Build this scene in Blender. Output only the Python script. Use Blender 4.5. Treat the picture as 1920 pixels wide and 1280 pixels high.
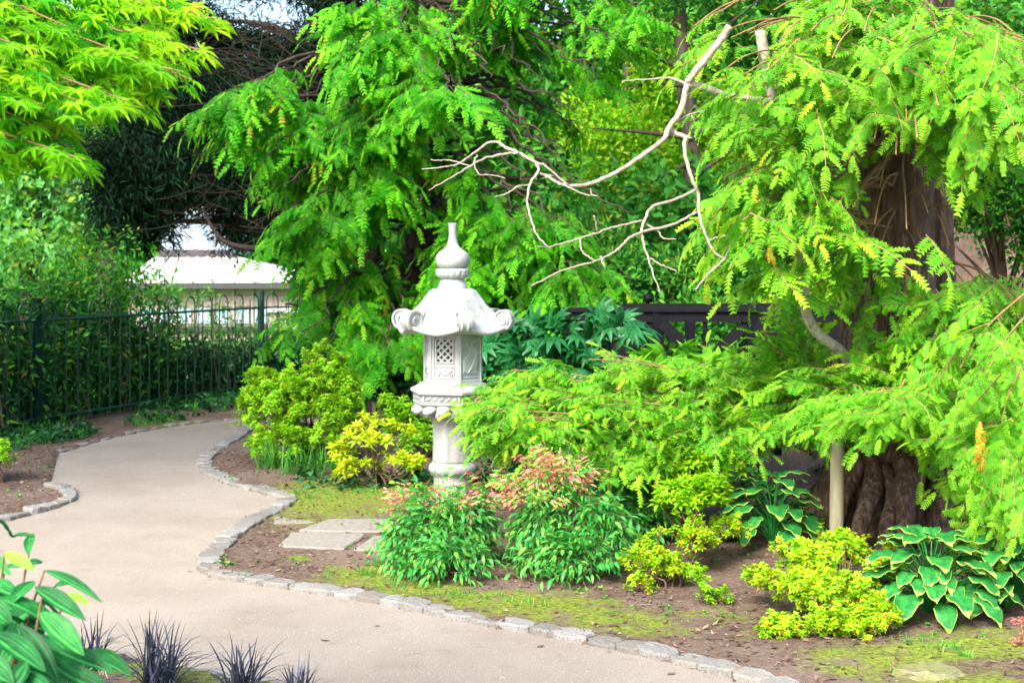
import bpy, math, random
import numpy as np
from mathutils import Matrix, Vector

for o in list(bpy.data.objects):
    bpy.data.objects.remove(o)
random.seed(7)
rng = np.random.default_rng(11)
R = math.radians
SC = bpy.context.scene
COL = SC.collection

# ------------------------------------------------------------------ camera, sky, sun
EYE, FPX, HOR = 1.56, 2667.0, 495.0
cam_d = bpy.data.cameras.new('camera')
cam = bpy.data.objects.new('camera', cam_d)
COL.objects.link(cam)
cam.location = (0, 0, EYE)
cam.rotation_euler = (R(90), 0, 0)
cam_d.lens = 50.0
cam_d.sensor_width = 36.0
cam_d.shift_y = -(640 - HOR) / 1920
cam_d.clip_start = 0.05
cam_d.clip_end = 1500
cam_d.dof.use_dof = True
cam_d.dof.focus_distance = 5.2
cam_d.dof.aperture_fstop = 7.1
SC.camera = cam

SUN_EL, SUN_AZ = R(44), R(-150)      # azimuth measured from +Y towards +X
w = bpy.data.worlds.new('World')
SC.world = w
w.use_nodes = True
nt = w.node_tree
nt.nodes.clear()
sky = nt.nodes.new('ShaderNodeTexSky')
sky.sky_type = 'NISHITA'
sky.sun_disc = False
sky.sun_elevation = SUN_EL
sky.sun_rotation = SUN_AZ
sky.air_density = 1.0
sky.dust_density = 3.0
sky.ozone_density = 1.0
bg = nt.nodes.new('ShaderNodeBackground')
bg.inputs[1].default_value = 0.15
wo = nt.nodes.new('ShaderNodeOutputWorld')
nt.links.new(sky.outputs[0], bg.inputs[0])
nt.links.new(bg.outputs[0], wo.inputs[0])

sd = bpy.data.lights.new('sun', 'SUN')
sd.energy = 2.1
sd.angle = R(24)
sd.color = (1.0, 0.95, 0.87)
sun = bpy.data.objects.new('sun', sd)
COL.objects.link(sun)
sv = Vector((math.sin(SUN_AZ) * math.cos(SUN_EL), math.cos(SUN_AZ) * math.cos(SUN_EL), math.sin(SUN_EL)))
sun.rotation_euler = sv.to_track_quat('Z', 'Y').to_euler()
sun.location = sv * 30

SC.view_settings.view_transform = 'Standard'
SC.view_settings.look = 'None'
SC.view_settings.exposure = 1.76
SC.view_settings.gamma = 1
SC.view_settings.use_curve_mapping = False

# ------------------------------------------------------------------ layout helpers
def P(px, py, d):
    return np.array([(px - 960) * d / FPX, d, EYE - (py - HOR) * d / FPX])
def GD(py):
    return EYE * FPX / (py - HOR)
def G(px, py, z=0.0):
    p = P(px, py, GD(py))
    p[2] = z
    return p
def in_poly(x, y, poly):
    x = np.asarray(x, float); y = np.asarray(y, float)
    c = np.zeros(x.shape, bool)
    n = len(poly)
    j = n - 1
    for i in range(n):
        xi, yi = poly[i][0], poly[i][1]; xj, yj = poly[j][0], poly[j][1]
        if yi != yj:
            c ^= ((yi > y) != (yj > y)) & (x < (xj - xi) * (y - yi) / (yj - yi) + xi)
        j = i
    return c
def sstep(a, b, x):
    t = np.clip((x - a) / (b - a), 0, 1)
    return t * t * (3 - 2 * t)
def crm(pts, n):
    """smooth curve through points"""
    p = np.array(pts, float)
    if len(p) < 3:
        t = np.linspace(0, 1, n)[:, None]
        return p[0] * (1 - t) + p[-1] * t
    q = np.vstack([2 * p[0] - p[1], p, 2 * p[-1] - p[-2]])
    seg = len(p) - 1
    u = np.linspace(0, seg - 1e-9, n)
    i = u.astype(int); t = (u - i)[:, None]
    a, b, c, d = q[i], q[i + 1], q[i + 2], q[i + 3]
    return 0.5 * (2 * b + (c - a) * t + (2 * a - 5 * b + 4 * c - d) * t ** 2 + (3 * b - a - 3 * c + d) * t ** 3)

# ------------------------------------------------------------------ geometry: everything is triangles with a tint and a material index
class Geo:
    __slots__ = ('V', 'F', 't', 'm')
    def __init__(s, V, F, t=None, m=0):
        s.V = np.asarray(V, float).reshape(-1, 3)
        s.F = np.asarray(F, int).reshape(-1, 3)
        n = len(s.F)
        s.t = np.full(n, 0.5) if t is None else np.broadcast_to(np.asarray(t, float), (n,)).copy()
        s.m = np.broadcast_to(np.asarray(m, int), (n,)).copy()
def merge(gs):
    gs = [g for g in gs if g is not None and len(g.F)]
    off = np.cumsum([0] + [len(g.V) for g in gs])
    r = Geo(np.vstack([g.V for g in gs]), np.vstack([g.F + o for g, o in zip(gs, off)]))
    r.t = np.concatenate([g.t for g in gs]); r.m = np.concatenate([g.m for g in gs])
    return r
def xf(g, M):
    r = Geo(g.V @ M[:3, :3].T + M[:3, 3], g.F, g.t, g.m)
    return r
def inst(g, Ms, tj=None):
    n = len(Ms); nv = len(g.V)
    V = np.einsum('nij,vj->nvi', Ms[:, :3, :3], g.V) + Ms[:, None, :3, 3]
    F = g.F[None] + (np.arange(n) * nv)[:, None, None]
    r = Geo(V.reshape(-1, 3), F.reshape(-1, 3))
    t = np.tile(g.t, (n, 1))
    if tj is not None:
        t = t + np.where(t < 0.8, tj[:, None], 0)
    r.t = t.reshape(-1); r.m = np.tile(g.m, n)
    return r
def quads(Q):
    Q = np.asarray(Q, int).reshape(-1, 4)
    return np.vstack([Q[:, [0, 1, 2]], Q[:, [0, 2, 3]]])
def mesh(g, name, mats, smooth=False):
    me = bpy.data.meshes.new(name)
    nf = len(g.F)
    me.vertices.add(len(g.V)); me.loops.add(nf * 3); me.polygons.add(nf)
    me.vertices.foreach_set('co', g.V.astype(np.float32).ravel())
    me.loops.foreach_set('vertex_index', g.F.astype(np.int32).ravel())
    me.polygons.foreach_set('loop_start', np.arange(0, nf * 3, 3, dtype=np.int32))
    me.polygons.foreach_set('loop_total', np.full(nf, 3, dtype=np.int32))
    for m in mats:
        me.materials.append(m)
    me.polygons.foreach_set('material_index', g.m.astype(np.int32))
    me.polygons.foreach_set('use_smooth', np.full(nf, bool(smooth)))
    a = me.attributes.new('tint', 'FLOAT', 'FACE')
    a.data.foreach_set('value', g.t.astype(np.float32))
    me.update(calc_edges=True)
    return me
def frames(pos, y, up, s):
    """stack of matrices: local +Y along y, local +Z near up, uniform or per-axis scale s"""
    pos = np.asarray(pos, float); n = len(pos)
    y = np.broadcast_to(np.asarray(y, float), (n, 3)); up = np.broadcast_to(np.asarray(up, float), (n, 3))
    y = y / (np.linalg.norm(y, axis=1, keepdims=True) + 1e-9)
    x = np.cross(y, up); x = x / (np.linalg.norm(x, axis=1, keepdims=True) + 1e-9)
    z = np.cross(x, y)
    s = np.broadcast_to(np.asarray(s, float).reshape(-1, 1) if np.ndim(s) else np.array([[s]]), (n, 1))
    M = np.zeros((n, 4, 4)); M[:, 3, 3] = 1
    M[:, :3, 0] = x * s; M[:, :3, 1] = y * s; M[:, :3, 2] = z * s; M[:, :3, 3] = pos
    return M
def tube(pts, rad, n=6, m=0, t=0.5, caps=True, bump=0.0):
    p = np.array(pts, float); k = len(p)
    rad = np.broadcast_to(np.asarray(rad, float), (k,)) if np.ndim(rad) == 0 or len(rad) == k else np.interp(np.linspace(0, 1, k), np.linspace(0, 1, len(rad)), rad)
    T = np.gradient(p, axis=0); T /= (np.linalg.norm(T, axis=1, keepdims=True) + 1e-9)
    ref = np.array([0, 0, 1.0]) if abs(T[0][2]) < 0.9 else np.array([1.0, 0, 0])
    X = []
    x = np.cross(T[0], ref); x /= np.linalg.norm(x)
    for i in range(k):
        x = x - T[i] * np.dot(x, T[i]); x /= (np.linalg.norm(x) + 1e-9); X.append(x)
    X = np.array(X); Y = np.cross(T, X)
    a = np.arange(n) * 2 * math.pi / n
    rr = rad[:, None] * (1 + bump * rng.uniform(-1, 1, (k, n)))
    V = p[:, None] + rr[..., None] * (np.cos(a)[None, :, None] * X[:, None] + np.sin(a)[None, :, None] * Y[:, None])
    V = V.reshape(-1, 3)
    i = np.arange(k - 1)[:, None] * n; j = np.arange(n)[None]; j2 = (j + 1) % n
    Q = np.stack([i + j, i + j2, i + n + j2, i + n + j], -1).reshape(-1, 4)
    F = quads(Q)
    if caps:
        c = len(V); V = np.vstack([V, p[0], p[-1]])
        jj = np.arange(n); F = np.vstack([F, np.stack([jj * 0 + c, (jj + 1) % n, jj], 1), np.stack([jj * 0 + c + 1, (k - 1) * n + jj, (k - 1) * n + (jj + 1) % n], 1)])
    return Geo(V, F, t, m)
def box(c, s, m=0, t=0.5, M=None, jit=0.0, bev=0.0):
    """box with chamfered edges when bev > 0"""
    sx, sy, sz = np.array(s) / 2
    if bev <= 0:
        V = np.array([[x, y, z] for x in (-sx, sx) for y in (-sy, sy) for z in (-sz, sz)])
        Q = [[0, 1, 3, 2], [4, 6, 7, 5], [0, 4, 5, 1], [2, 3, 7, 6], [0, 2, 6, 4], [1, 5, 7, 3]]
    else:
        b = bev; L = []
        for z, q in ((-sz, 0), (sz - b, 0), (sz, b)):
            L += [[-sx + q, -sy + q, z], [sx - q, -sy + q, z], [sx - q, sy - q, z], [-sx + q, sy - q, z]]
        V = np.array(L); Q = [[0, 3, 2, 1], [8, 9, 10, 11]]
        for k in (0, 4):
            for i in range(4):
                Q.append([k + i, k + (i + 1) % 4, k + 4 + (i + 1) % 4, k + 4 + i])
    if jit: V = V + rng.uniform(-jit, jit, V.shape)
    V = V + np.array(c) if M is None else (V + np.array(c)) @ M[:3, :3].T + M[:3, 3]
    return Geo(V, quads(Q), t, m)
def beam(a, b, wd, ht, m=0, t=0.5):
    a = np.array(a, float); b = np.array(b, float); y = b - a; L = np.linalg.norm(y); y /= L
    up = np.array([0, 0, 1.0]) if abs(y[2]) < 0.95 else np.array([0, 1.0, 0])
    M = frames([(a + b) / 2], [y], [up], 1)[0]
    return box((0, 0, 0), (wd, L, ht), m, t, M, bev=min(wd, ht) * 0.12)
def lathe(prof, n=40, m=0, c=(0, 0, 0), fn=None):
    prof = np.array(prof, float); k = len(prof)
    a = np.arange(n) * 2 * math.pi / n
    r = prof[:, 0][:, None] * np.ones(n)[None]
    if fn is not None: r = r * fn(a[None], prof[:, 1][:, None])
    V = np.stack([r * np.sin(a), -r * np.cos(a), prof[:, 1][:, None] + 0 * r], -1).reshape(-1, 3)
    i = np.arange(k - 1)[:, None] * n; j = np.arange(n)[None]; j2 = (j + 1) % n
    F = quads(np.stack([i + j, i + j2, i + n + j2, i + n + j], -1).reshape(-1, 4))
    cc = len(V); V = np.vstack([V, [0, 0, prof[0, 1]], [0, 0, prof[-1, 1]]])
    jj = np.arange(n)
    F = np.vstack([F, np.stack([jj * 0 + cc, (jj + 1) % n, jj], 1), np.stack([jj * 0 + cc + 1, (k - 1) * n + jj, (k - 1) * n + (jj + 1) % n], 1)])
    return Geo(V + np.array(c), F, 0.5, m)

# ------------------------------------------------------------------ objects
def thing(name, label, cat, loc, group=None):
    o = bpy.data.objects.new(name, None); COL.objects.link(o)
    o.empty_display_size = 0.1
    o.location = tuple(loc); o['label'] = label; o['category'] = cat
    if group: o['group'] = group
    return o
def part(root, name, g, mats, smooth=False, stuff=False, label=None):
    """g in world coordinates, parented to root"""
    off = wloc(root)
    g = Geo(g.V - off, g.F, g.t, g.m)
    o = bpy.data.objects.new(name, mesh(g, name, mats, smooth)); COL.objects.link(o)
    o.parent = root
    if stuff: o['kind'] = 'stuff'
    if label: o['label'] = label
    return o
def wloc(o):
    v = np.zeros(3)
    while o is not None:
        v = v + np.array(o.location); o = o.parent
    return v
def solo(name, label, cat, loc, g, mats, smooth=False, group=None):
    o = bpy.data.objects.new(name, mesh(Geo(g.V - np.array(loc), g.F, g.t, g.m), name, mats, smooth)); COL.objects.link(o)
    o.location = tuple(loc); o['label'] = label; o['category'] = cat
    if group: o['group'] = group
    return o
def struct(name, g, mats, smooth=False, kind='structure', label=None):
    o = bpy.data.objects.new(name, mesh(g, name, mats, smooth)); COL.objects.link(o)
    o['kind'] = kind
    if label: o['label'] = label
    return o
def foliage(root, pname, protos, M, mats, nparts=200, tj=None, smooth=False, protomeshes=None, restname='foliage', lo=None):
    """protos scattered by matrices M; the ones that show largest are objects, the rest one joined part"""
    n = len(M)
    if n == 0: return
    pi = rng.integers(0, len(protos), n)
    px = 960 + FPX * M[:, 0, 3] / np.maximum(M[:, 1, 3], .1); py = HOR + FPX * (EYE - M[:, 2, 3]) / np.maximum(M[:, 1, 3], .1)
    inside = (px > -20) & (px < 1940) & (py > -20) & (py < 1300)
    score = M[:, 1, 3] + np.where(inside, 0, 100)
    order = np.argsort(score)
    chosen = order[:min(nparts, n)]
    if nparts: chosen = chosen[inside[chosen]] if inside.any() else chosen[:0]
    mask = np.zeros(n, bool); mask[chosen] = True
    off = wloc(root)
    if mask.any():
        mm = protomeshes or [mesh(p, pname, mats, smooth) for p in protos]
        for i in np.nonzero(mask)[0]:
            o = bpy.data.objects.new(pname, mm[pi[i]]); COL.objects.link(o)
            m = M[i].copy(); m[:3, 3] -= off
            o.parent = root; o.matrix_basis = Matrix(m.tolist())
    rest = ~mask
    if rest.any():
        gs = []
        for k, p in enumerate(lo or protos):
            s = rest & (pi == k)
            if s.any():
                gs.append(inst(p, M[s], rng.uniform(-.12, .12, s.sum()) if tj is None else tj[s]))
        part(root, restname, merge(gs), mats, smooth, stuff=True)

# ------------------------------------------------------------------ materials
def newmat(name):
    m = bpy.data.materials.new(name); m.use_nodes = True
    return m, m.node_tree, m.node_tree.nodes['Principled BSDF'], m.node_tree.nodes['Material Output']
def N(t, kind, **kw):
    n = t.nodes.new(kind)
    for k, v in kw.items(): setattr(n, k, v)
    return n
def ramp(t, stops, fac=None):
    r = N(t, 'ShaderNodeValToRGB')
    e = r.color_ramp.elements
    while len(e) > 1: e.remove(e[-1])
    for i, (p, c) in enumerate(stops):
        if i == 0: e[0].position = p; x = e[0]
        else: x = e.new(p)
        x.color = (*c, 1)
    if fac is not None: t.links.new(fac, r.inputs[0])
    return r
def noise(t, scale, detail=4, vec=None, rough=0.55):
    n = N(t, 'ShaderNodeTexNoise'); n.inputs['Scale'].default_value = scale; n.inputs['Detail'].default_value = detail
    n.inputs['Roughness'].default_value = rough
    if vec is not None: t.links.new(vec, n.inputs['Vector'])
    return n
def mixc(t, a, b, fac, mode='MIX'):
    n = N(t, 'ShaderNodeMix', data_type='RGBA', blend_type=mode)
    for s, v in ((n.inputs[0], fac), (n.inputs[6], a), (n.inputs[7], b)):
        if isinstance(v, bpy.types.NodeSocket): t.links.new(v, s)
        elif isinstance(v, (int, float)): s.default_value = v
        else: s.default_value = (*v, 1)
    return n.outputs[2]
def maprange(t, v, a, b, c, d):
    n = N(t, 'ShaderNodeMapRange'); t.links.new(v, n.inputs[0])
    for i, x in enumerate((a, b, c, d)): n.inputs[i + 1].default_value = x
    return n.outputs[0]
def leafmat(name, stops, rough=0.5, transl=0.35, clump=3.0, amp=0.35, spec=0.2):
    m, t, b, out = newmat(name)
    at = N(t, 'ShaderNodeAttribute', attribute_name='tint')
    geo = N(t, 'ShaderNodeNewGeometry')
    r = ramp(t, stops, at.outputs['Fac'])
    n1 = noise(t, clump, 3, geo.outputs['Position'])
    n2 = noise(t, 60, 2, geo.outputs['Position'])
    f1 = maprange(t, n1.outputs[0], .3, .7, 1 - amp, 1 + amp)
    f2 = maprange(t, n2.outputs[0], .3, .7, .85, 1.15)
    mu = N(t, 'ShaderNodeMath', operation='MULTIPLY'); t.links.new(f1, mu.inputs[0]); t.links.new(f2, mu.inputs[1])
    c = mixc(t, r.outputs[0], (1, 1, 1), 0.0)
    v = N(t, 'ShaderNodeVectorMath', operation='SCALE'); t.links.new(r.outputs[0], v.inputs[0]); t.links.new(mu.outputs[0], v.inputs['Scale'])
    t.links.new(v.outputs[0], b.inputs['Base Color'])
    b.inputs['Roughness'].default_value = rough
    b.inputs['Specular IOR Level'].default_value = spec
    if transl > 0:
        tr = N(t, 'ShaderNodeBsdfTranslucent')
        warm = mixc(t, v.outputs[0], (1.25, 1.15, .5), 1.0, 'MULTIPLY')
        t.links.new(warm, tr.inputs[0])
        mx = N(t, 'ShaderNodeMixShader'); mx.inputs[0].default_value = transl
        t.links.new(b.outputs[0], mx.inputs[1]); t.links.new(tr.outputs[0], mx.inputs[2])
        t.links.new(mx.outputs[0], out.inputs[0])
    return m
def barkmat(name, c1, c2, c3, scale=4, stretch=6.0, bump=0.5, rough=0.9):
    m, t, b, out = newmat(name)
    geo = N(t, 'ShaderNodeNewGeometry')
    mp = N(t, 'ShaderNodeMapping'); mp.inputs['Scale'].default_value = (stretch, stretch, 1)
    t.links.new(geo.outputs['Position'], mp.inputs[0])
    n1 = noise(t, scale, 8, mp.outputs[0], .65)
    n2 = noise(t, scale * .5, 3, geo.outputs['Position'])
    r = ramp(t, [(.3, c1), (.5, c2), (.72, c3)], n1.outputs[0])
    c = mixc(t, r.outputs[0], c2, maprange(t, n2.outputs[0], .45, .65, 0, .6))
    t.links.new(c, b.inputs['Base Color']); b.inputs['Roughness'].default_value = rough
    bp = N(t, 'ShaderNodeBump'); bp.inputs['Strength'].default_value = bump; bp.inputs['Distance'].default_value = .02
    t.links.new(n1.outputs[0], bp.inputs['Height']); t.links.new(bp.outputs[0], b.inputs['Normal'])
    return m
def plain(name, c, rough=.6, var=.15, scale=20, bump=0.0, metal=0):
    m, t, b, out = newmat(name)
    geo = N(t, 'ShaderNodeNewGeometry')
    n1 = noise(t, scale, 5, geo.outputs['Position'])
    cc = tuple(x * (1 - var) for x in c), tuple(min(1, x * (1 + var)) for x in c)
    r = ramp(t, [(.3, cc[0]), (.7, cc[1])], n1.outputs[0])
    t.links.new(r.outputs[0], b.inputs['Base Color']); b.inputs['Roughness'].default_value = rough; b.inputs['Metallic'].default_value = metal
    if bump:
        bp = N(t, 'ShaderNodeBump'); bp.inputs['Strength'].default_value = bump; bp.inputs['Distance'].default_value = .01
        t.links.new(n1.outputs[0], bp.inputs['Height']); t.links.new(bp.outputs[0], b.inputs['Normal'])
    return m

M_CON = leafmat('redwood_needles', [(0, (.012, .12, .006)), (.5, (.045, .33, .008)), (.78, (.20, .60, .012)), (.85, (.55, .22, .04))], .6, .45, 2.6, .45)
M_CON2 = leafmat('redwood_needles_near', [(0, (.04, .24, .02)), (.5, (.13, .44, .025)), (.78, (.36, .66, .03)), (.9, (.6, .20, .03))], .6, .45, 4.0, .35)
M_YEW = leafmat('dark_needles', [(0, (.005, .010, .006)), (.5, (.008, .024, .013)), (.8, (.012, .045, .020)), (1, (.03, .10, .02))], .85, .08, 1.0, .5, .06)
M_MAPLE = leafmat('maple_leaf', [(0, (.02, .22, .006)), (.45, (.08, .42, .008)), (.8, (.26, .60, .010)), (1, (.42, .66, .015))], .5, .5, 4.0, .2)
M_MID = leafmat('leafy_green', [(0, (.015, .11, .015)), (.5, (.04, .24, .025)), (.8, (.12, .40, .03)), (.9, (.25, .28, .02))], .5, .3, 2.0, .35)
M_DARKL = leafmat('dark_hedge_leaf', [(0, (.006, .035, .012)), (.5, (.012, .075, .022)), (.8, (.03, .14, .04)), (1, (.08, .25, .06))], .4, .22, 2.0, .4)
M_PALE = leafmat('pale_tree_leaf', [(0, (.10, .40, .10)), (.5, (.22, .58, .20)), (.8, (.30, .55, .06)), (1, (.5, .5, .06))], .5, .45, .8, .3)
M_YEL = leafmat('yellow_tree_leaf', [(0, (.09, .36, .015)), (.5, (.24, .56, .02)), (.8, (.48, .64, .02)), (1, (.5, .55, .08))], .5, .45, 1.5, .3)
M_LIME = leafmat('lime_azalea_leaf', [(0, (.06, .26, .01)), (.5, (.19, .50, .015)), (.8, (.36, .62, .02)), (1, (.60, .42, .015))], .45, .35, 5.0, .2)
M_GOLD = leafmat('gold_azalea_leaf', [(0, (.10, .36, .01)), (.5, (.24, .55, .012)), (.78, (.42, .62, .015)), (1, (.75, .38, .01))], .45, .35, 6.0, .2)
M_CHOI = leafmat('yellow_choisya_leaf', [(0, (.16, .44, .01)), (.5, (.38, .60, .012)), (.8, (.58, .66, .02)), (1, (.75, .65, .05))], .4, .35, 5.0, .2)
M_NAND = leafmat('nandina_leaf', [(0, (.012, .14, .03)), (.45, (.05, .36, .05)), (.74, (.28, .56, .05)), (.80, (.72, .38, .18)), (.88, (.80, .24, .22)), (1, (.62, .07, .16))], .4, .3, 6.0, .22, .4)
M_HOSTA = leafmat('hosta_leaf', [(0, (.012, .12, .03)), (.5, (.03, .24, .045)), (.8, (.06, .32, .05)), (.95, (.38, .54, .10))], .42, .25, 8.0, .15)
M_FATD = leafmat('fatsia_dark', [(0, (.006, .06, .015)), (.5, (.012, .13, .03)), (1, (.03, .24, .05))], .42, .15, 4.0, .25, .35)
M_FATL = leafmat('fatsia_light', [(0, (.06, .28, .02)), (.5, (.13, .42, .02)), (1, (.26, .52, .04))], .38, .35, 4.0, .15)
M_VIB = leafmat('viburnum_leaf', [(0, (.003, .05, .012)), (.35, (.008, .14, .026)), (.8, (.06, .38, .07)), (1, (.25, .5, .04))], .5, .16, 10.0, .2, .22)
M_MONDO = leafmat('black_grass_blade', [(0, (.012, .016, .028)), (1, (.075, .085, .14))], .35, .03, 6.0, .3, .5)
M_GRASS = leafmat('grass_blade', [(0, (.02, .16, .02)), (.5, (.05, .28, .03)), (1, (.20, .46, .06))], .45, .3, 4.0, .25)
M_MOSS = leafmat('moss_tuft', [(0, (.06, .17, .012)), (.5, (.15, .30, .012)), (1, (.30, .42, .03))], .8, .2, 5.0, .25, .1)
M_TWIG = barkmat('brown_twig', (.05, .03, .02), (.12, .07, .045), (.2, .13, .09), 6, 3, .3)
M_RTWIG = barkmat('green_red_twig', (.12, .08, .03), (.25, .14, .06), (.35, .22, .1), 6, 3, .2)
M_PALEB = barkmat('pale_dead_wood', (.14, .11, .08), (.36, .31, .24), (.52, .47, .39), 14, 3, .5)
M_BARK = barkmat('redwood_bark', (.018, .012, .010), (.12, .072, .052), (.38, .25, .19), 5.5, 8, 1.0)
M_BARKD = barkmat('dark_bark', (.02, .014, .010), (.06, .04, .03), (.12, .09, .07), 3, 6, .8)
M_POST = barkmat('weathered_post', (.14, .125, .07), (.20, .18, .11), (.27, .25, .17), 5, 9, .25)
M_LITTER = leafmat('leaf_litter', [(0, (.05, .025, .02)), (.4, (.10, .055, .04)), (.75, (.22, .15, .11)), (.9, (.32, .24, .17)), (1, (.26, .12, .07))], .8, .1, 6, .2, .1)
M_RED = leafmat('sedum_flower', [(0, (.35, .08, .06)), (.5, (.55, .16, .14)), (1, (.7, .35, .28))], .6, .2, 12, .2)

# ------------------------------------------------------------------ leaf shapes (local +Y along the leaf, +Z is its upper face)
def leaf(L=1.0, W=.4, seg=3, fold=.15, droop=.2, t=.5, m=0, tipp=1.0, edge=None, twist=0):
    """leaf with midrib fold; columns: left, mid, right"""
    if seg == 1:
        return Geo([[0, 0, 0], [-W / 2, L * .45, -droop * L * .2 + fold * W / 2], [0, L, -droop * L], [W / 2, L * .45, -droop * L * .2 + fold * W / 2]], [[0, 2, 1], [0, 3, 2]], t, m)
    u = np.linspace(0, 1, seg + 1)
    wd = W / 2 * np.sin(math.pi * np.clip(u, 0, 1) ** tipp) ** .8
    wd[0] = W * .04; wd[-1] = 0
    z = -droop * L * u ** 2; y = L * u * (1 - .12 * droop)
    V = []
    for i in range(seg + 1):
        V += [[-wd[i], y[i], z[i] + fold * wd[i]], [0, y[i], z[i]], [wd[i], y[i], z[i] + fold * wd[i]]]
    F = []
    for i in range(seg):
        a = 3 * i; b = a + 3
        if i < seg - 1:
            F += [[a, a + 1, b + 1], [a, b + 1, b], [a + 1, a + 2, b + 2], [a + 1, b + 2, b + 1]]
        else:
            F += [[a, a + 1, b + 1], [a + 1, a + 2, b + 1]]
    return Geo(V, F, t, m)
def leafM(pos, d, up, s=1.0):
    return frames([pos], [d], [up], s)[0]
def frond(L=.1, W=.034, n=8, droop=.25, m=0, t=.5, slim=1.0, lo=False):
    """flat feather: a midrib with opposite blunt needles"""
    V = []; F = []; T = []
    for i in range(n):
        u0 = (i + .3) / n
        wd = W / 2 * (math.sin(math.pi * min(.985, .16 + .80 * u0)) ** .38) * rng.uniform(.85, 1.1)
        h = L / n * .40 * slim
        y = L * u0; z = -droop * L * u0 ** 2
        for s in (-1, 1):
            k = len(V); tip = y + L / n * rng.uniform(.5, 1.0)
            V += [[0, y - h, z], [0, y + h, z], [s * wd * .95, tip + h * .75, z - wd * .2], [s * wd, tip - h * .5, z - wd * .2]]
            if lo:
                V.pop(); V[-1] = [s * wd * 1.05, tip, z - wd * .2]; V[-2][1] += h * .25; V[-3][1] -= h * .25
                F.append([k, k + 1, k + 2] if s < 0 else [k, k + 2, k + 1]); T.append(t + rng.uniform(-.1, .1)); continue
            F += [[k, k + 1, k + 2], [k, k + 2, k + 3]] if s < 0 else [[k, k + 2, k + 1], [k, k + 3, k + 2]]; tt = t + rng.uniform(-.1, .1); T += [tt, tt]
    return Geo(V, F, np.array(T), m)
def conifer_spray(L=.4, pairs=6, fl=.14, fw=.042, nn=7, hang=.5, t0=.45, seed=0, tw=True, slim=1.0, lo=False):
    r = random.Random(seed); gs = []
    pts = [[r.uniform(-.02, .02) * L, L * u, -.28 * L * u * u] for u in np.linspace(0, 1, 5)]
    pts = np.array(pts)
    if tw: gs.append(tube(pts, [.0035, .0015], 3, 1, .5, caps=False))
    for i in range(pairs):
        u = .12 + .86 * i / pairs
        p = crm(pts, 21)[int(u * 20)]
        for s in (-1, 1):
            ll = fl * (1 - .35 * u) * r.uniform(.55, 1.25)
            ang = R(r.uniform(38, 68))
            d = np.array([s * math.sin(ang), math.cos(ang), -hang * r.uniform(.3, 1.5)])
            up = np.array([s * .3 * r.random(), .2, 1.0])
            g = frond(ll, fw * r.uniform(.85, 1.15), nn, r.uniform(.1, .45), 0, t0 + r.uniform(-.12, .16) + .1 * u, slim, lo)
            gs.append(xf(g, leafM(p, d, up)))
    gs.append(xf(frond(fl * .9, fw, nn, .3, 0, t0 + .2, slim, lo), leafM(pts[-1], [0, 1, -.6], [0, .3, 1])))
    return merge(gs)
def cluster(n=14, rad=.12, L=.06, W=.026, seed=0, t=(.3, .7), accent=0.0, fold=.2, seg=2, flat=1.0, up=.4, acc_t=.95):
    """loose ball of leaves"""
    r = np.random.default_rng(seed); gs = []
    for i in range(n):
        d = r.normal(size=3); d /= np.linalg.norm(d); d[2] = d[2] * flat + up
        p = d * rad * r.uniform(.25, 1); dd = d + r.normal(size=3) * .5; dd[2] -= .3
        tt = acc_t if r.random() < accent else r.uniform(*t)
        gs.append(Geo([[.002, 0, 0], [-.002, 0, 0], p * 1.02 + 1e-5], [[0, 1, 2]], .0))
        gs.append(xf(leaf(L * r.uniform(.7, 1.2), W, seg, fold, .25, tt), leafM(p, dd, [r.normal() * .4, r.normal() * .4, 1])))
    return merge(gs)
def rosette(n=8, L=.05, W=.02, seed=0, t=(.4, .8), accent=0, tiers=2, acc_t=.95, seg=2, stem=0.0, droop=.35):
    """whorls of leaves at a shoot tip (+Z up)"""
    r = np.random.default_rng(seed); gs = []
    for k in range(tiers):
        for i in range(n):
            a = 2 * math.pi * (i + .5 * k + r.uniform(-.25, .25)) / n
            el = R(15 + 38 * k + r.uniform(-12, 12))
            d = [math.cos(a) * math.cos(el), math.sin(a) * math.cos(el), math.sin(el)]
            tt = acc_t if r.random() < accent else r.uniform(*t) + .08 * k
            gs.append(xf(leaf(L * r.uniform(.75, 1.1) * (1 - .25 * k), W, seg, .2, droop, min(tt, .99)), leafM([0, 0, .006 * k - .01], d, [0, 0, 1])))
    if stem: gs.append(tube([[0, 0, -stem], [0, 0, 0]], [.003, .002], 3, 1, caps=False))
    return merge(gs)
def palmate(n=7, L=.05, W=.3, spread=130, t=.5, droop=.4, depth=.36, jag=True):
    """maple / fatsia leaf: fan of pointed lobes"""
    V = [[0, 0, 0]]; F = []
    a = np.linspace(-spread, spread, n)
    for i, x in enumerate(a):
        ll = L * (1 - .42 * abs(x) / spread)
        for q, (aa, rr) in enumerate(((x - spread / n * .98, ll * depth), (x - spread / n * .42 * W / .3, ll * .62), (x, ll), (x + spread / n * .42 * W / .3, ll * .62), (x + spread / n * .98, ll * depth))):
            V.append([rr * math.sin(R(aa)), rr * math.cos(R(aa)), -droop * rr * rr / L + (.06 * L if q in (1, 3) else 0)])
        k = 1 + 5 * i
        F += [[0, k + 1, k], [0, k + 2, k + 1], [0, k + 3, k + 2], [0, k + 4, k + 3]]
    return Geo(V, F, t, 0)

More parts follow.
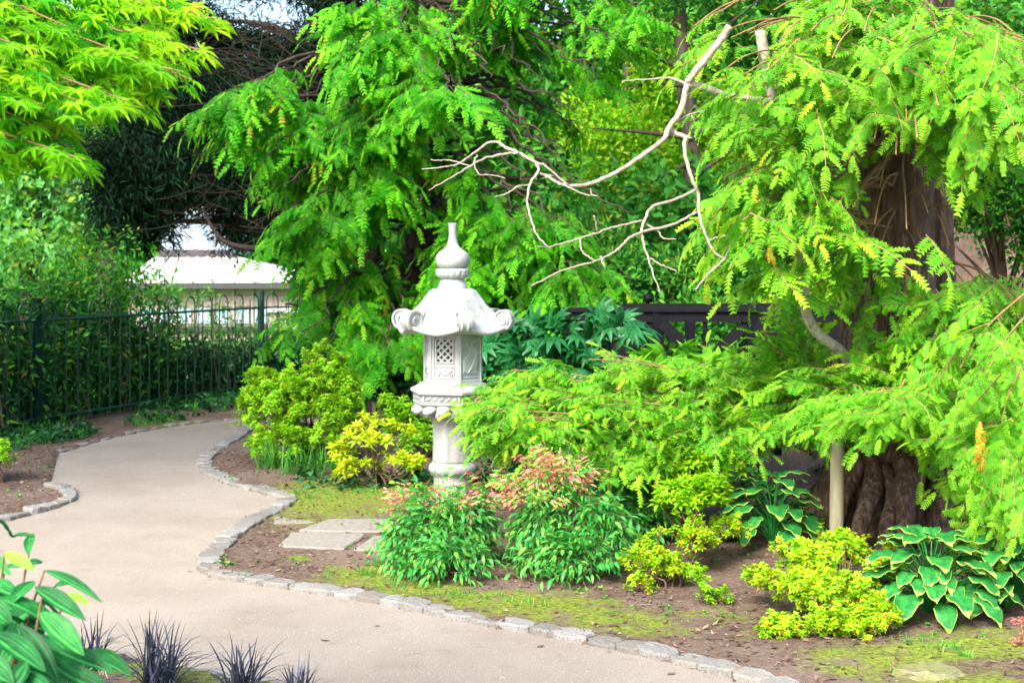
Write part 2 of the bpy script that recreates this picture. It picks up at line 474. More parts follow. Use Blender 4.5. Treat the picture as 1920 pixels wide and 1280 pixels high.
# ================================================================== TERRAIN, PATH, BEDS
def gpath(pts): return [tuple(G(x, y)[:2]) for x, y in pts]
EDGE_R = [(520, 783), (470, 800), (425, 828), (390, 850), (373, 868), (383, 888), (430, 908), (500, 928), (527, 940), (500, 960), (452, 985), (415, 1010), (388, 1038), (374, 1062),
          (392, 1080), (450, 1091), (560, 1108), (640, 1120), (740, 1138), (800, 1151), (880, 1167), (1000, 1188), (1100, 1208), (1200, 1228), (1300, 1253), (1400, 1280), (1500, 1312)]
EDGE_L = [(-120, 990), (0, 978), (60, 964), (110, 950), (141, 935), (132, 919), (95, 907)]
EDGE_F = [(110, 850), (200, 824), (300, 803), (400, 791), (470, 785), (560, 781), (700, 778)]
EDGE_N = [(-700, 1140), (-300, 1172), (0, 1200), (215, 1228), (330, 1252), (430, 1272), (560, 1300), (760, 1345), (1100, 1440)]
def smooth_w(pts, n): return crm(gpath(pts), n)
wR = smooth_w(EDGE_R, 260); wL = smooth_w(EDGE_L, 70); wF = smooth_w(EDGE_F, 60); wN = smooth_w(EDGE_N, 90)
far_r = gpath([(760, 790), (640, 796), (560, 790)])
poly_path = np.vstack([wN, [[3.2, 4.2]], [[3.6, 5.0]], wR[::-1], np.array(far_r)[::-1], wF[::-1], wL[::-1], [[-8, 8.0]], [[-8, 6.3]]])
poly_path = [tuple(p) for p in poly_path]

def fence_y(x):   # the railings' line continued
    return np.interp(x, [-8, -4.75, -4.47, -3.05, -1.2, 2, 8], [12.0, 12.7, 13.4, 17.3, 18.6, 19, 19])
def height(x, y):
    fy = fence_y(x)
    drop = -1.7 * sstep(0.6, 9, y - fy) * (1 - sstep(-1, 6, x))
    bank = 2.5 * sstep(11.2, 16, y) * sstep(3.7, 5.6, x)
    stream = -0.7 * np.exp(-((y - 11.6) / 1.0) ** 2) * sstep(.2, 1.2, x) * (1 - sstep(3.6, 5, x))
    return drop + bank + stream
xs = np.concatenate([[-400, -200, -100, -60, -40, -25, -16, -12, -9, -7.5, -6.3], np.arange(-5.5, 5.5, .05), [6.2, 7.2, 8.5, 10, 13, 17, 25, 40, 60, 100, 200, 400]])
ys = np.concatenate([[-400, -200, -80, -30, -10, -3, 0, 1, 2], np.arange(2.6, 14, .05), np.arange(14, 26, .4), [27, 30, 34, 40, 50, 60, 80, 120, 200, 400, 900]])
X, Y = np.meshgrid(xs, ys)
inp = in_poly(X, Y, poly_path)
def vnoise(x, y, s, seed):
    r = np.random.default_rng(seed); g = r.random((64, 64))
    u = (x * s) % 64; v = (y * s) % 64
    i = np.floor(u).astype(int) % 64; j = np.floor(v).astype(int) % 64; fu = u - np.floor(u); fv = v - np.floor(v)
    fu = fu * fu * (3 - 2 * fu); fv = fv * fv * (3 - 2 * fv)
    i2 = (i + 1) % 64; j2 = (j + 1) % 64
    return (g[j, i] * (1 - fu) + g[j, i2] * fu) * (1 - fv) + (g[j2, i] * (1 - fu) + g[j2, i2] * fu) * fv
def bedz(x, y): return .55 * (.035 * (vnoise(x, y, 1.1, 1) - .35) + .018 * (vnoise(x, y, 4, 2) - .5) + .012 * (vnoise(x, y, 11, 3) - .5))
Z = height(X, Y) + np.where(inp, -.03, bedz(X, Y) + .012)
def gz(x, y):
    x = np.asarray(x, float); y = np.asarray(y, float)
    return height(x, y) + bedz(x, y) + .012
moss_blobs = [(640, 935, .75, 1.3, 1), (560, 925, .35, .5, .8), (760, 925, .4, .7, .8), (540, 955, .25, .35, .8), (700, 1080, .35, .40, 1.0), (780, 1110, .35, .32, 1.0), (860, 1130, .4, .3, .85), (1000, 1140, .5, .35, 1.0),
              (1130, 1165, .45, .25, .9), (1200, 1180, .35, .2, .8), (560, 1050, .10, .10, .9), (1350, 1160, .3, .25, .65), (1430, 1200, .3, .2, .55), (1700, 1235, .5, .25, 1.0), (1850, 1215, .5, .35, 1.0), (1620, 1265, .3, .15, .9), (1800, 1290, .4, .3, .9),
              (340, 1262, .5, .18, .9), (450, 1290, .5, .2, .9), (1480, 1130, .3, .3, .5), (20, 950, .25, .3, .35), (120, 835, .6, .6, .4), (350, 800, .8, .5, .7), (600, 1085, .2, .15, .6)]
MO = np.zeros_like(X)
for px, py, rx, ry, a in moss_blobs:
    c = G(px, py)
    MO = np.maximum(MO, a * np.exp(-(((X - c[0]) / rx) ** 2 + ((Y - c[1]) / ry) ** 2)))
LAWN = sstep(20, 26, Y) * (1 - sstep(0, 4, X))
def ground_mat():
    m, t, b, out = newmat('garden_soil')
    geo = N(t, 'ShaderNodeNewGeometry'); pos = geo.outputs['Position']
    a = N(t, 'ShaderNodeAttribute', attribute_name='moss'); l = N(t, 'ShaderNodeAttribute', attribute_name='lawn')
    n1 = noise(t, 1.6, 5, pos); n2 = noise(t, 28, 6, pos, .7); n3 = noise(t, 7, 5, pos)
    c = ramp(t, [(.3, (.055, .036, .027)), (.5, (.14, .095, .072)), (.68, (.24, .18, .14))], n2.outputs[0]).outputs[0]
    c = mixc(t, c, (.26, .20, .155), maprange(t, n1.outputs[0], .45, .62, 0, .65))
    vor = N(t, 'ShaderNodeTexVoronoi'); vor.inputs['Scale'].default_value = 55; t.links.new(pos, vor.inputs['Vector'])
    chip = ramp(t, [(.0, (.32, .24, .18)), (.4, (.10, .055, .04)), (.8, (.04, .025, .02))], vor.outputs['Distance'])
    c = mixc(t, c, chip.outputs[0], .35)
    mf = N(t, 'ShaderNodeMath', operation='MULTIPLY_ADD'); t.links.new(n3.outputs[0], mf.inputs[0]); mf.inputs[1].default_value = 1.5; t.links.new(a.outputs['Fac'], mf.inputs[2])
    mfac = maprange(t, mf.outputs[0], 1.18, 1.60, 0, .9)
    mossc = ramp(t, [(.3, (.07, .09, .02)), (.5, (.15, .20, .02)), (.7, (.27, .31, .04))], noise(t, 45, 4, pos).outputs[0])
    c = mixc(t, c, mossc.outputs[0], mfac)
    lw = ramp(t, [(.3, (.03, .12, .012)), (.7, (.09, .26, .03))], n3.outputs[0])
    c = mixc(t, c, lw.outputs[0], l.outputs['Fac'])
    t.links.new(c, b.inputs['Base Color']); b.inputs['Roughness'].default_value = .95; b.inputs['Specular IOR Level'].default_value = .15
    bp = N(t, 'ShaderNodeBump'); bp.inputs['Strength'].default_value = .8; bp.inputs['Distance'].default_value = .015
    t.links.new(n2.outputs[0], bp.inputs['Height']); t.links.new(bp.outputs[0], b.inputs['Normal'])
    return m
ny, nx = X.shape
i = np.arange(ny - 1)[:, None] * nx; j = np.arange(nx - 1)[None]
gg = Geo(np.stack([X, Y, Z], -1).reshape(-1, 3), quads(np.stack([i + j, i + j + 1, i + nx + j + 1, i + nx + j], -1).reshape(-1, 4)))
ground = struct('ground', gg, [ground_mat()], True)
for nm, arr in (('moss', MO), ('lawn', LAWN)):
    at = ground.data.attributes.new(nm, 'FLOAT', 'POINT'); at.data.foreach_set('value', arr.astype(np.float32).ravel())

def path_mat():
    m, t, b, out = newmat('gravel_path')
    geo = N(t, 'ShaderNodeNewGeometry'); pos = geo.outputs['Position']
    n1 = noise(t, 220, 4, pos, .7); n2 = noise(t, 1.3, 6, pos, .65); n3 = noise(t, 9, 5, pos, .6)
    c = ramp(t, [(.30, (.15, .125, .10)), (.5, (.30, .258, .208)), (.70, (.50, .45, .385))], n1.outputs[0]).outputs[0]
    c = mixc(t, c, (.20, .16, .125), maprange(t, n2.outputs[0], .42, .7, 0, .55))
    c = mixc(t, c, (.17, .135, .10), maprange(t, n3.outputs[0], .55, .8, 0, .5))
    t.links.new(c, b.inputs['Base Color']); b.inputs['Roughness'].default_value = .92; b.inputs['Specular IOR Level'].default_value = .2
    bp = N(t, 'ShaderNodeBump'); bp.inputs['Strength'].default_value = .5; bp.inputs['Distance'].default_value = .006
    t.links.new(n1.outputs[0], bp.inputs['Height']); t.links.new(bp.outputs[0], b.inputs['Normal'])
    return m
import bmesh
from mathutils.geometry import delaunay_2d_cdt
_p = [Vector(p) for p in poly_path]
_r = delaunay_2d_cdt(_p, [], [list(range(len(_p)))], 1, 1e-6)
_V = np.array([[v.x, v.y, 0] for v in _r[0]]); _F = np.array([list(f_) for f_ in _r[2]])
_c = _V[_F].mean(1); _F = _F[in_poly(_c[:, 0], _c[:, 1], poly_path)]
_n = np.cross(_V[_F[:, 1]] - _V[_F[:, 0]], _V[_F[:, 2]] - _V[_F[:, 0]])[:, 2]
_F[_n < 0] = _F[_n < 0][:, ::-1]
me = mesh(Geo(_V, _F), 'path', [])
me.materials.append(path_mat())
path = bpy.data.objects.new('path', me); COL.objects.link(path); path['kind'] = 'structure'

# edging setts
def sett_mat():
    m, t, b, out = newmat('granite_sett')
    geo = N(t, 'ShaderNodeNewGeometry'); pos = geo.outputs['Position']; oi = N(t, 'ShaderNodeObjectInfo')
    n1 = noise(t, 120, 4, pos, .7); n2 = noise(t, 5, 4, pos)
    c = ramp(t, [(.3, (.12, .115, .105)), (.5, (.22, .215, .20)), (.7, (.33, .325, .305))], n1.outputs[0]).outputs[0]
    c = mixc(t, c, ramp(t, [(0, (.75, .72, .68)), (1, (1.15, 1.15, 1.15))], oi.outputs['Random']).outputs[0], 1, 'MULTIPLY')
    c = mixc(t, c, (.22, .17, .12), maprange(t, n2.outputs[0], .52, .72, 0, .6))
    t.links.new(c, b.inputs['Base Color']); b.inputs['Roughness'].default_value = .85
    bp = N(t, 'ShaderNodeBump'); bp.inputs['Strength'].default_value = .6; bp.inputs['Distance'].default_value = .008
    t.links.new(n1.outputs[0], bp.inputs['Height']); t.links.new(bp.outputs[0], b.inputs['Normal'])
    return m
M_SETT = sett_mat()
def stone(l, wd, h, jit, seed):
    r = np.random.default_rng(seed); V = []; n = 12
    for z, k in ((-.08, 1.0), (h * .72, 1.0), (h * .95, .95), (h, .88)):
        for a in np.arange(n) * 2 * math.pi / n:
            ca, sa = math.cos(a), math.sin(a); q = (abs(ca) ** 5 + abs(sa) ** 5) ** -.2
            V.append([ca * q * wd / 2 * k, sa * q * l / 2 * k, z])
    V = np.array(V); rr = r.uniform(-jit, jit, (n, 2)); V[:, :2] += np.tile(rr, (4, 1)); V[24:, 2] += r.uniform(-.004, .004, 24)
    V = np.vstack([V, [0, 0, h + .002]])
    F = []
    for k in range(3):
        for a in range(n): F += [[k * n + a, k * n + (a + 1) % n, k * n + n + (a + 1) % n], [k * n + a, k * n + n + (a + 1) % n, k * n + n + a]]
    for a in range(n): F.append([36 + a, 36 + (a + 1) % n, 48])
    return Geo(V, F)
sett_meshes = [mesh(stone(.164, .120, .022 + .005 * (k % 3), .006, 30 + k), 'sett', [M_SETT], False) for k in range(8)]
def edging(w, side, step=.165, wscale=1.0, h=0.0, a0=0, a1=1e9):
    seg = np.diff(w, axis=0); L = np.concatenate([[0], np.cumsum(np.linalg.norm(seg, axis=1))])
    s = max(step / 2, a0)
    while s < min(L[-1], a1):
        x = np.interp(s, L, w[:, 0]); y = np.interp(s, L, w[:, 1])
        x2 = np.interp(s + .03, L, w[:, 0]); y2 = np.interp(s + .03, L, w[:, 1])
        x1 = np.interp(s - .03, L, w[:, 0]); y1 = np.interp(s - .03, L, w[:, 1])
        d = np.array([x2 - x1, y2 - y1]); d /= np.linalg.norm(d) + 1e-9; nrm = np.array([-d[1], d[0]]) * side
        st = step * random.uniform(.8, 1.15)
        o = bpy.data.objects.new('sett', random.choice(sett_meshes)); COL.objects.link(o); o.parent = path
        o.location = (x + nrm[0] * .045 * wscale, y + nrm[1] * .045 * wscale, random.uniform(-.002, .007) + h)
        o.rotation_euler = (random.uniform(-.05, .05), random.uniform(-.05, .05), math.atan2(-d[0], d[1]) + random.uniform(-.07, .07))
        o.scale = (wscale * random.uniform(.9, 1.08), st / step * 1.01, 1)
        s += st
edging(wR, 1, .15)
edging(wL, 1, wscale=.85)
edging(wF, 1, .22, .8, -.012)
edging(wN, -1, .17, .9, -.015, 3.0)

# flagstones
def flag_mat():
    return plain('flagstone', (.235, .215, .18), .9, .25, 35, .4)
M_FLAG = flag_mat()
def flag(corners, h=.02):
    q = np.array([G(*c)[:2] for c in corners]); r = rng
    pts = []
    for k in range(4):
        a, b = q[k], q[(k + 1) % 4]
        for u in (0.04, .3, .6, .9): pts.append(a * (1 - u) + b * u + r.uniform(-.008, .008, 2))
    pts = np.array(pts); c = pts.mean(0); n = len(pts); ctr = c
    V = np.vstack([np.c_[pts, np.full(n, -.05)], np.c_[pts, np.full(n, h - .006)], np.c_[c + (pts - c) * .965, np.full(n, h) + r.uniform(-.001, .001, n)], [[c[0], c[1], h + .001]]])
    F = []
    for k in range(2):
        for a in range(n): F += [[k * n + a, k * n + (a + 1) % n, k * n + n + (a + 1) % n], [k * n + a, k * n + n + (a + 1) % n, k * n + n + a]]
    for a in range(n): F.append([2 * n + a, 2 * n + (a + 1) % n, 3 * n])
    g = Geo(V, F)
    o = bpy.data.objects.new('flagstone', mesh(g, 'flagstone', [M_FLAG])); COL.objects.link(o); o.parent = ground
flag([(512, 986), (588, 985), (590, 971), (515, 972)], .014)
flag([(556, 1001), (738, 1003), (742, 979), (620, 978)], .022)
flag([(520, 1031), (642, 1036), (690, 1007), (548, 1004)], .024)
flag([(495, 998), (545, 999), (556, 989), (500, 989)], .006)
flag([(462, 1020), (514, 1024), (536, 1006), (478, 1004)], .005)
flag([(662, 1036), (755, 1038), (775, 1010), (700, 1009)], .020)
flag([(655, 772), (735, 772), (735, 763), (665, 763)], .05)

# ================================================================== STONE LANTERN
def stone_mat():
    m, t, b, out = newmat('white_painted_stone')
    geo = N(t, 'ShaderNodeNewGeometry'); pos = geo.outputs['Position']
    n1 = noise(t, 90, 5, pos, .7); n2 = noise(t, 3, 6, pos, .65)
    c = ramp(t, [(.3, (.28, .295, .295)), (.7, (.42, .435, .435))], n1.outputs[0]).outputs[0]
    c = mixc(t, c, (.19, .20, .175), maprange(t, n2.outputs[0], .46, .72, 0, .7))
    mp = N(t, 'ShaderNodeMapping'); mp.inputs['Scale'].default_value = (9, 9, .9); t.links.new(pos, mp.inputs[0])
    n3 = noise(t, 3, 4, mp.outputs[0]); c = mixc(t, c, (.16, .17, .145), maprange(t, n3.outputs[0], .52, .75, 0, .6))
    ao = N(t, 'ShaderNodeNewGeometry')
    t.links.new(c, b.inputs['Base Color']); b.inputs['Roughness'].default_value = .75
    bp = N(t, 'ShaderNodeBump'); bp.inputs['Strength'].default_value = .25; bp.inputs['Distance'].default_value = .004
    t.links.new(n1.outputs[0], bp.inputs['Height']); t.links.new(bp.outputs[0], b.inputs['Normal'])
    return m
M_STONE = stone_mat()
LD = 9.0
LX = (849 - 960) * LD / FPX
LB = np.array([LX, LD, 0.0])
kz = LD / FPX
def lz(py): return EYE - (py - HOR) * kz
lan = thing('stone_lantern', 'tall white stone garden lantern with a scroll-cornered hexagonal roof and vase finial', 'stone lantern', LB)
A0 = R(14)
def hexr(a, ph=A0):      # radius of a unit-circumradius hexagon at angle a
    q = np.mod(a - ph, math.pi / 3) - math.pi / 6
    return math.cos(math.pi / 6) / np.cos(q)
def lp(name, g, smooth=False, parent=None, label=None, mats=None):
    g = Geo(g.V + LB, g.F, g.t, g.m)
    return part(parent or lan, name, g, mats or [M_STONE], smooth, label=label)
def hexloft(prof, name, parent=None, sub=6, smooth=False):
    n = 6 * sub
    prof = np.array(prof); a = A0 + np.arange(n) * 2 * math.pi / n
    V = []
    for r, z in prof:
        rr = r * hexr(a); V += list(np.stack([rr * np.sin(a), -rr * np.cos(a), np.full(n, z)], 1))
    k = len(prof); V = np.array(V)
    i = np.arange(k - 1)[:, None] * n; j = np.arange(n)[None]; j2 = (j + 1) % n
    F = quads(np.stack([i + j, i + j2, i + n + j2, i + n + j], -1).reshape(-1, 4))
    c = len(V); V = np.vstack([V, [0, 0, prof[0, 1]], [0, 0, prof[-1, 1]]]); jj = np.arange(n)
    F = np.vstack([F, np.stack([jj * 0 + c, (jj + 1) % n, jj], 1), np.stack([jj * 0 + c + 1, (k - 1) * n + jj, (k - 1) * n + (jj + 1) % n], 1)])
    return Geo(V, F)
# shaft and its rings (z upward)
lp('base_stone', lathe([(.21, -.05), (.21, .05), (.20, .065), (.16, .07)], 48))
lp('shaft', lathe([(.125, .06), (.122, .10), (.120, .2), (.122, .232), (.133, .236), (.133, .242), (.122, .246), (.122, .25)], 48), True)
lp('shaft_ring', lathe([(.128, .240), (.143, .244), (.152, .262), (.153, .278), (.146, .296), (.134, .303), (.132, .312), (.12, .316)], 48), True)
lp('shaft', lathe([(.129, .31), (.128, .33), (.126, .45), (.128, .555), (.128, .558), (.134, .562), (.134, .572), (.129, .576), (.130, .585), (.140, .597), (.150, .606), (.152, .625), (.12, .64)], 48), True)
# lotus petals under the platform
pet = []
for kk, (nn, rad, zc, hh, w_) in enumerate(((14, .150, .640, .036, .075), (14, .205, .662, .03, .098))):
    for i in range(nn):
        a = 2 * math.pi * (i + .5 * kk) / nn
        th = np.linspace(0, math.pi, 7); ph = np.linspace(0, 2 * math.pi, 11)[:-1]
        V = np.array([[w_ / 2 * math.sin(t_) * math.cos(p_), .07 * math.sin(t_) * math.sin(p_), hh * math.cos(t_)] for t_ in th for p_ in ph])
        ii = np.arange(6)[:, None] * 10; jj = np.arange(10)[None]
        F = quads(np.stack([ii + jj, ii + 10 + jj, ii + 10 + (jj + 1) % 10, ii + (jj + 1) % 10], -1).reshape(-1, 4))
        M = np.eye(4); ca, sa = math.cos(a), math.sin(a)
        tl = R(28)
        Rz = np.array([[ca, -sa, 0], [sa, ca, 0], [0, 0, 1]]); Rx = np.array([[1, 0, 0], [0, math.cos(tl), -math.sin(tl)], [0, math.sin(tl), math.cos(tl)]])
        M[:3, :3] = Rz @ Rx; M[:3, 3] = Rz @ np.array([0, -rad, zc])
        M[:3, 3][2] = zc
        lp('lotus_petal', xf(Geo(V, F), M), True)
lp('platform', hexloft([(.13, .63), (.19, .655), (.235, .672), (.262, .682), (.270, .690), (.270, .697), (.256, .702), (.256, .745), (.262, .749), (.284, .753), (.286, .765), (.284, .772), (.262, .782), (.240, .793), (.236, .797), (.222, .801), (.220, .812), (.19, .814)], 'platform'))
def facemat(i, r, z):     # frame of hexagon face i: x along the face, y outward, z up
    a = A0 + (i + .5) * math.pi / 3
    ap = r * math.cos(math.pi / 6)
    o = np.array([math.sin(a), -math.cos(a), 0]); x = np.array([math.cos(a), math.sin(a), 0])
    M = np.eye(4); M[:3, 0] = x; M[:3, 1] = o; M[:3, 2] = [0, 0, 1]; M[:3, 3] = o * ap + np.array([0, 0, z])
    return M
def extr(poly, h, M, bev=.3):
    """raised relief: polygon in x,z of a face, standing out by h"""
    q = np.array(poly, float); n = len(q); c = q.mean(0)
    V = np.vstack([np.c_[q[:, 0], np.full(n, -.004), q[:, 1]], np.c_[q[:, 0], np.full(n, h * .5), q[:, 1]], np.c_[(c + (q - c) * (1 - bev))[:, 0], np.full(n, h), (c + (q - c) * (1 - bev))[:, 1]], [[c[0], h * 1.05, c[1]]]])
    F = []
    for k in range(2):
        for a in range(n): F += [[k * n + a, k * n + (a + 1) % n, k * n + n + (a + 1) % n], [k * n + a, k * n + n + (a + 1) % n, k * n + n + a]]
    for a in range(n): F.append([2 * n + a, 2 * n + (a + 1) % n, 3 * n])
    return xf(Geo(V, F), M)
def ell(cx, cz, rx, rz, n=10, rot=0):
    a = np.arange(n) * 2 * math.pi / n; x = rx * np.cos(a); z = rz * np.sin(a); c, s = math.cos(rot), math.sin(rot)
    return np.c_[cx + x * c - z * s, cz + x * s + z * c]
for i in range(6):        # carved waves in the band of the platform
    M = facemat(i, .256, .7235); gs = []
    gs.append(xf(box((0, .003, .017), (.235, .01, .005), bev=.001), M)); gs.append(xf(box((0, .003, -.017), (.235, .01, .005), bev=.001), M))
    for s in (-1, 1): gs.append(xf(box((s * .117, .004, 0), (.012, .014, .04), bev=.002), M))
    for k in range(5): gs.append(extr(ell(-.085 + .042 * k, 0, .026, .010, 10, .35), .011, M))
    lp('carved_band', merge(gs))
# firebox
FR = .193; FH = .318; FZ = .812
lp('firebox_core', hexloft([(.05, FZ), (FR - .03, FZ), (FR - .03, FZ + .02), (.05, FZ + .02)], 'c'))
for i in range(6):
    a = A0 + i * math.pi / 3
    M = np.eye(4); M[:3, 0] = [math.cos(a), math.sin(a), 0]; M[:3, 1] = [math.sin(a), -math.cos(a), 0]; M[:3, 3] = [math.sin(a) * (FR - .016), -math.cos(a) * (FR - .016), FZ + FH / 2]
    lp('corner_post', xf(box((0, 0, 0), (.026, .030, FH), bev=.004), M))
for i in range(6):
    M = facemat(i, FR, FZ + FH / 2); fw = FR
    gs = []
    gs.append(xf(box((0, -.010, FH / 2 - .012), (fw - .012, .024, .024), bev=.003), M))
    gs.append(xf(box((0, -.010, -FH / 2 + .014), (fw - .012, .024, .028), bev=.003), M))
    for s in (-1, 1): gs.append(xf(box((s * (fw / 2 - .018), -.012, 0), (.022, .020, FH - .04), bev=.003), M))
    lp('face_frame', merge(gs))
    if i % 2 == 1:
        # window face: opening above a carved panel.  x half width .064
        wv = fw / 2 - .026; ws, wb, wt = .052, -.018, .118
        gs = [xf(box((0, -.016, (wt + FH / 2 - .02) / 2), (2 * wv, .016, FH / 2 - .02 - wt + .002)), M),
              xf(box((0, -.016, (wb - FH / 2 + .02) / 2), (2 * wv, .016, wb + FH / 2 - .02)), M)]
        for s in (-1, 1): gs.append(xf(box((s * (wv + ws) / 2, -.016, (wt + wb) / 2), (wv - ws, .0155, wt - wb)), M))
        for s in (-1, 1): gs.append(xf(box((s * (ws + .004), -.006, (wt + wb) / 2), (.009, .012, wt - wb + .02), bev=.002), M))
        gs.append(xf(box((0, -.006, wt + .004), (2 * ws + .002, .012, .009), bev=.002), M)); gs.append(xf(box((0, -.006, wb - .004), (2 * ws + .002, .012, .009), bev=.002), M))
        lp('window_frame', merge(gs))
        gs = []
        hw, zc, hh = ws, (wt + wb) / 2, (wt - wb) / 2
        for s in (-1, 1):      # diagonal lattice, clipped to the opening
            for k in range(-4, 5):
                c0 = k * .043
                pts = []
                for u in (-hw, hw):
                    z = c0 + s * u
                    pts.append((u, z))
                (x1, z1), (x2, z2) = pts
                def clip(xa, za, xb, zb):
                    tt0, tt1 = 0.0, 1.0
                    dz = zb - za
                    for lim, sg in ((-hh, 1), (hh, -1)):
                        qa = sg * (za - lim); qb = sg * (zb - lim)
                        if qa < 0 and qb < 0: return None
                        if qa < 0: tt0 = max(tt0, qa / (qa - qb))
                        if qb < 0: tt1 = min(tt1, qa / (qa - qb))
                    if tt1 - tt0 < .06: return None
                    return (xa + (xb - xa) * tt0, za + dz * tt0, xa + (xb - xa) * tt1, za + dz * tt1)
                cl = clip(x1, z1, x2, z2)
                if cl is None: continue
                a_, b_, c_, d_ = cl
                L = math.hypot(c_ - a_, d_ - b_) + .006; an = math.atan2(d_ - b_, c_ - a_)
                Q = np.eye(4); Q[:3, 0] = [math.cos(an), 0, math.sin(an)]; Q[:3, 1] = [0, 1, 0]; Q[:3, 2] = [-math.sin(an), 0, math.cos(an)]; Q[:3, 3] = [(a_ + c_) / 2, -.013 + .0015 * s, zc + (b_ + d_) / 2]
                gs.append(xf(box((0, 0, 0), (L, .010, .012)), M @ Q))
        lp('window_lattice', merge(gs))
        zc = -.085
        gs = [xf(box((0, -.007, zc + .036), (.12, .01, .006), bev=.001), M), xf(box((0, -.007, zc - .036), (.12, .01, .006), bev=.001), M)]
        for s in (-1, 1): gs.append(xf(box((s * .06, -.007, zc), (.006, .01, .07), bev=.001), M))
        Mr = M.copy(); Mr[:3, 3] -= M[:3, 1] * .009
        for cx, cz, rx, rz, ro in ((-.03, .004, .022, .014, .3), (.0, -.008, .024, .012, -.2), (.032, .006, .02, .013, .5), (.012, .016, .016, .008, 0), (-.042, -.016, .012, .008, 0), (.044, -.014, .012, .008, .4)):
            gs.append(extr(ell(cx, zc + cz, rx, rz, 10, ro), .010, Mr))
        lp('carved_panel', merge(gs))
    else:
        gs = [xf(box((0, -.016, 0), (fw - .05, .016, FH - .04)), M)]
        Mr = M.copy(); Mr[:3, 3] -= M[:3, 1] * .009
        w2 = fw / 2 - .034; h2 = FH / 2 - .035
        gs.append(extr([(-w2, -h2 + .03), (w2, -h2 + .02), (w2, h2 - .02), (w2 * .5, h2 - .05), (w2 * .2, h2 - .02), (-w2 * .2, .03), (-w2, -.01)], .012, Mr, .12))
        gs.append(extr([(-w2 * .5, -h2 + .03), (w2 * .3, -.02), (w2, .05), (w2 * .9, -.06), (w2 * .1, -h2 + .05)], .018, Mr, .2))
        gs.append(extr(ell(-w2 * .4, h2 - .03, .018, .012), .010, Mr)); gs.append(xf(box((0, -.007, -h2 + .006), (2 * w2, .01, .008), bev=.001), M))
        lp('carved_panel', merge(gs))
# roof
rz = {541: lz(541)}
nA, nT = 144, 26
a = np.arange(nA) * 2 * math.pi / nA
tt = np.linspace(0, 1, nT)
V = []
q = np.abs(np.mod(a - A0 + math.pi / 6, math.pi / 3) - math.pi / 6) / (math.pi / 6)      # 0 at a corner, 1 mid face
corner = (1 - q)
prof_r = np.array([.0, .125, .150, .185, .215, .250, .290, .330, .352])
prof_z = np.array([1.405, 1.405, 1.392, 1.345, 1.297, 1.243, 1.196, 1.168, 1.160])
kk = np.linspace(0, 1, len(prof_r))
rows = []
for t_ in tt:
    r0 = np.interp(t_, kk, prof_r); z0 = np.interp(t_, kk, prof_z)
    hx = 1 + (hexr(a) / .93 - 1) * sstep(.1, .6, t_)
    z = z0 + .030 * corner ** 2.2 * t_ ** 3 - .016 * t_ ** 2 * (1 - corner)
    rr = r0 * hx
    rows.append(np.stack([rr * np.sin(a), -rr * np.cos(a), z], 1))
rr = .352 * (hexr(a) / .93)
for dr, dz in ((.004, -.008), (.004, -.022), (-.008, -.028)):
    rows.append(np.stack([(rr + dr) * np.sin(a), -(rr + dr) * np.cos(a), rows[nT - 1][:, 2] + dz], 1))
rows.append(np.stack([.19 * np.sin(a), -.19 * np.cos(a), np.full(nA, 1.122)], 1))
V = np.vstack(rows); k = len(rows)
ii = np.arange(k - 1)[:, None] * nA; jj = np.arange(nA)[None]; j2 = (jj + 1) % nA
F = quads(np.stack([ii + nA + jj, ii + nA + j2, ii + j2, ii + jj], -1).reshape(-1, 4))
c = len(V); V = np.vstack([V, [0, 0, 1.122]]); jj = np.arange(nA)
F = np.vstack([F, np.stack([jj * 0 + c, (k - 1) * nA + (jj + 1) % nA, (k - 1) * nA + jj], 1)])
roof = lp('roof', Geo(V, F), True)
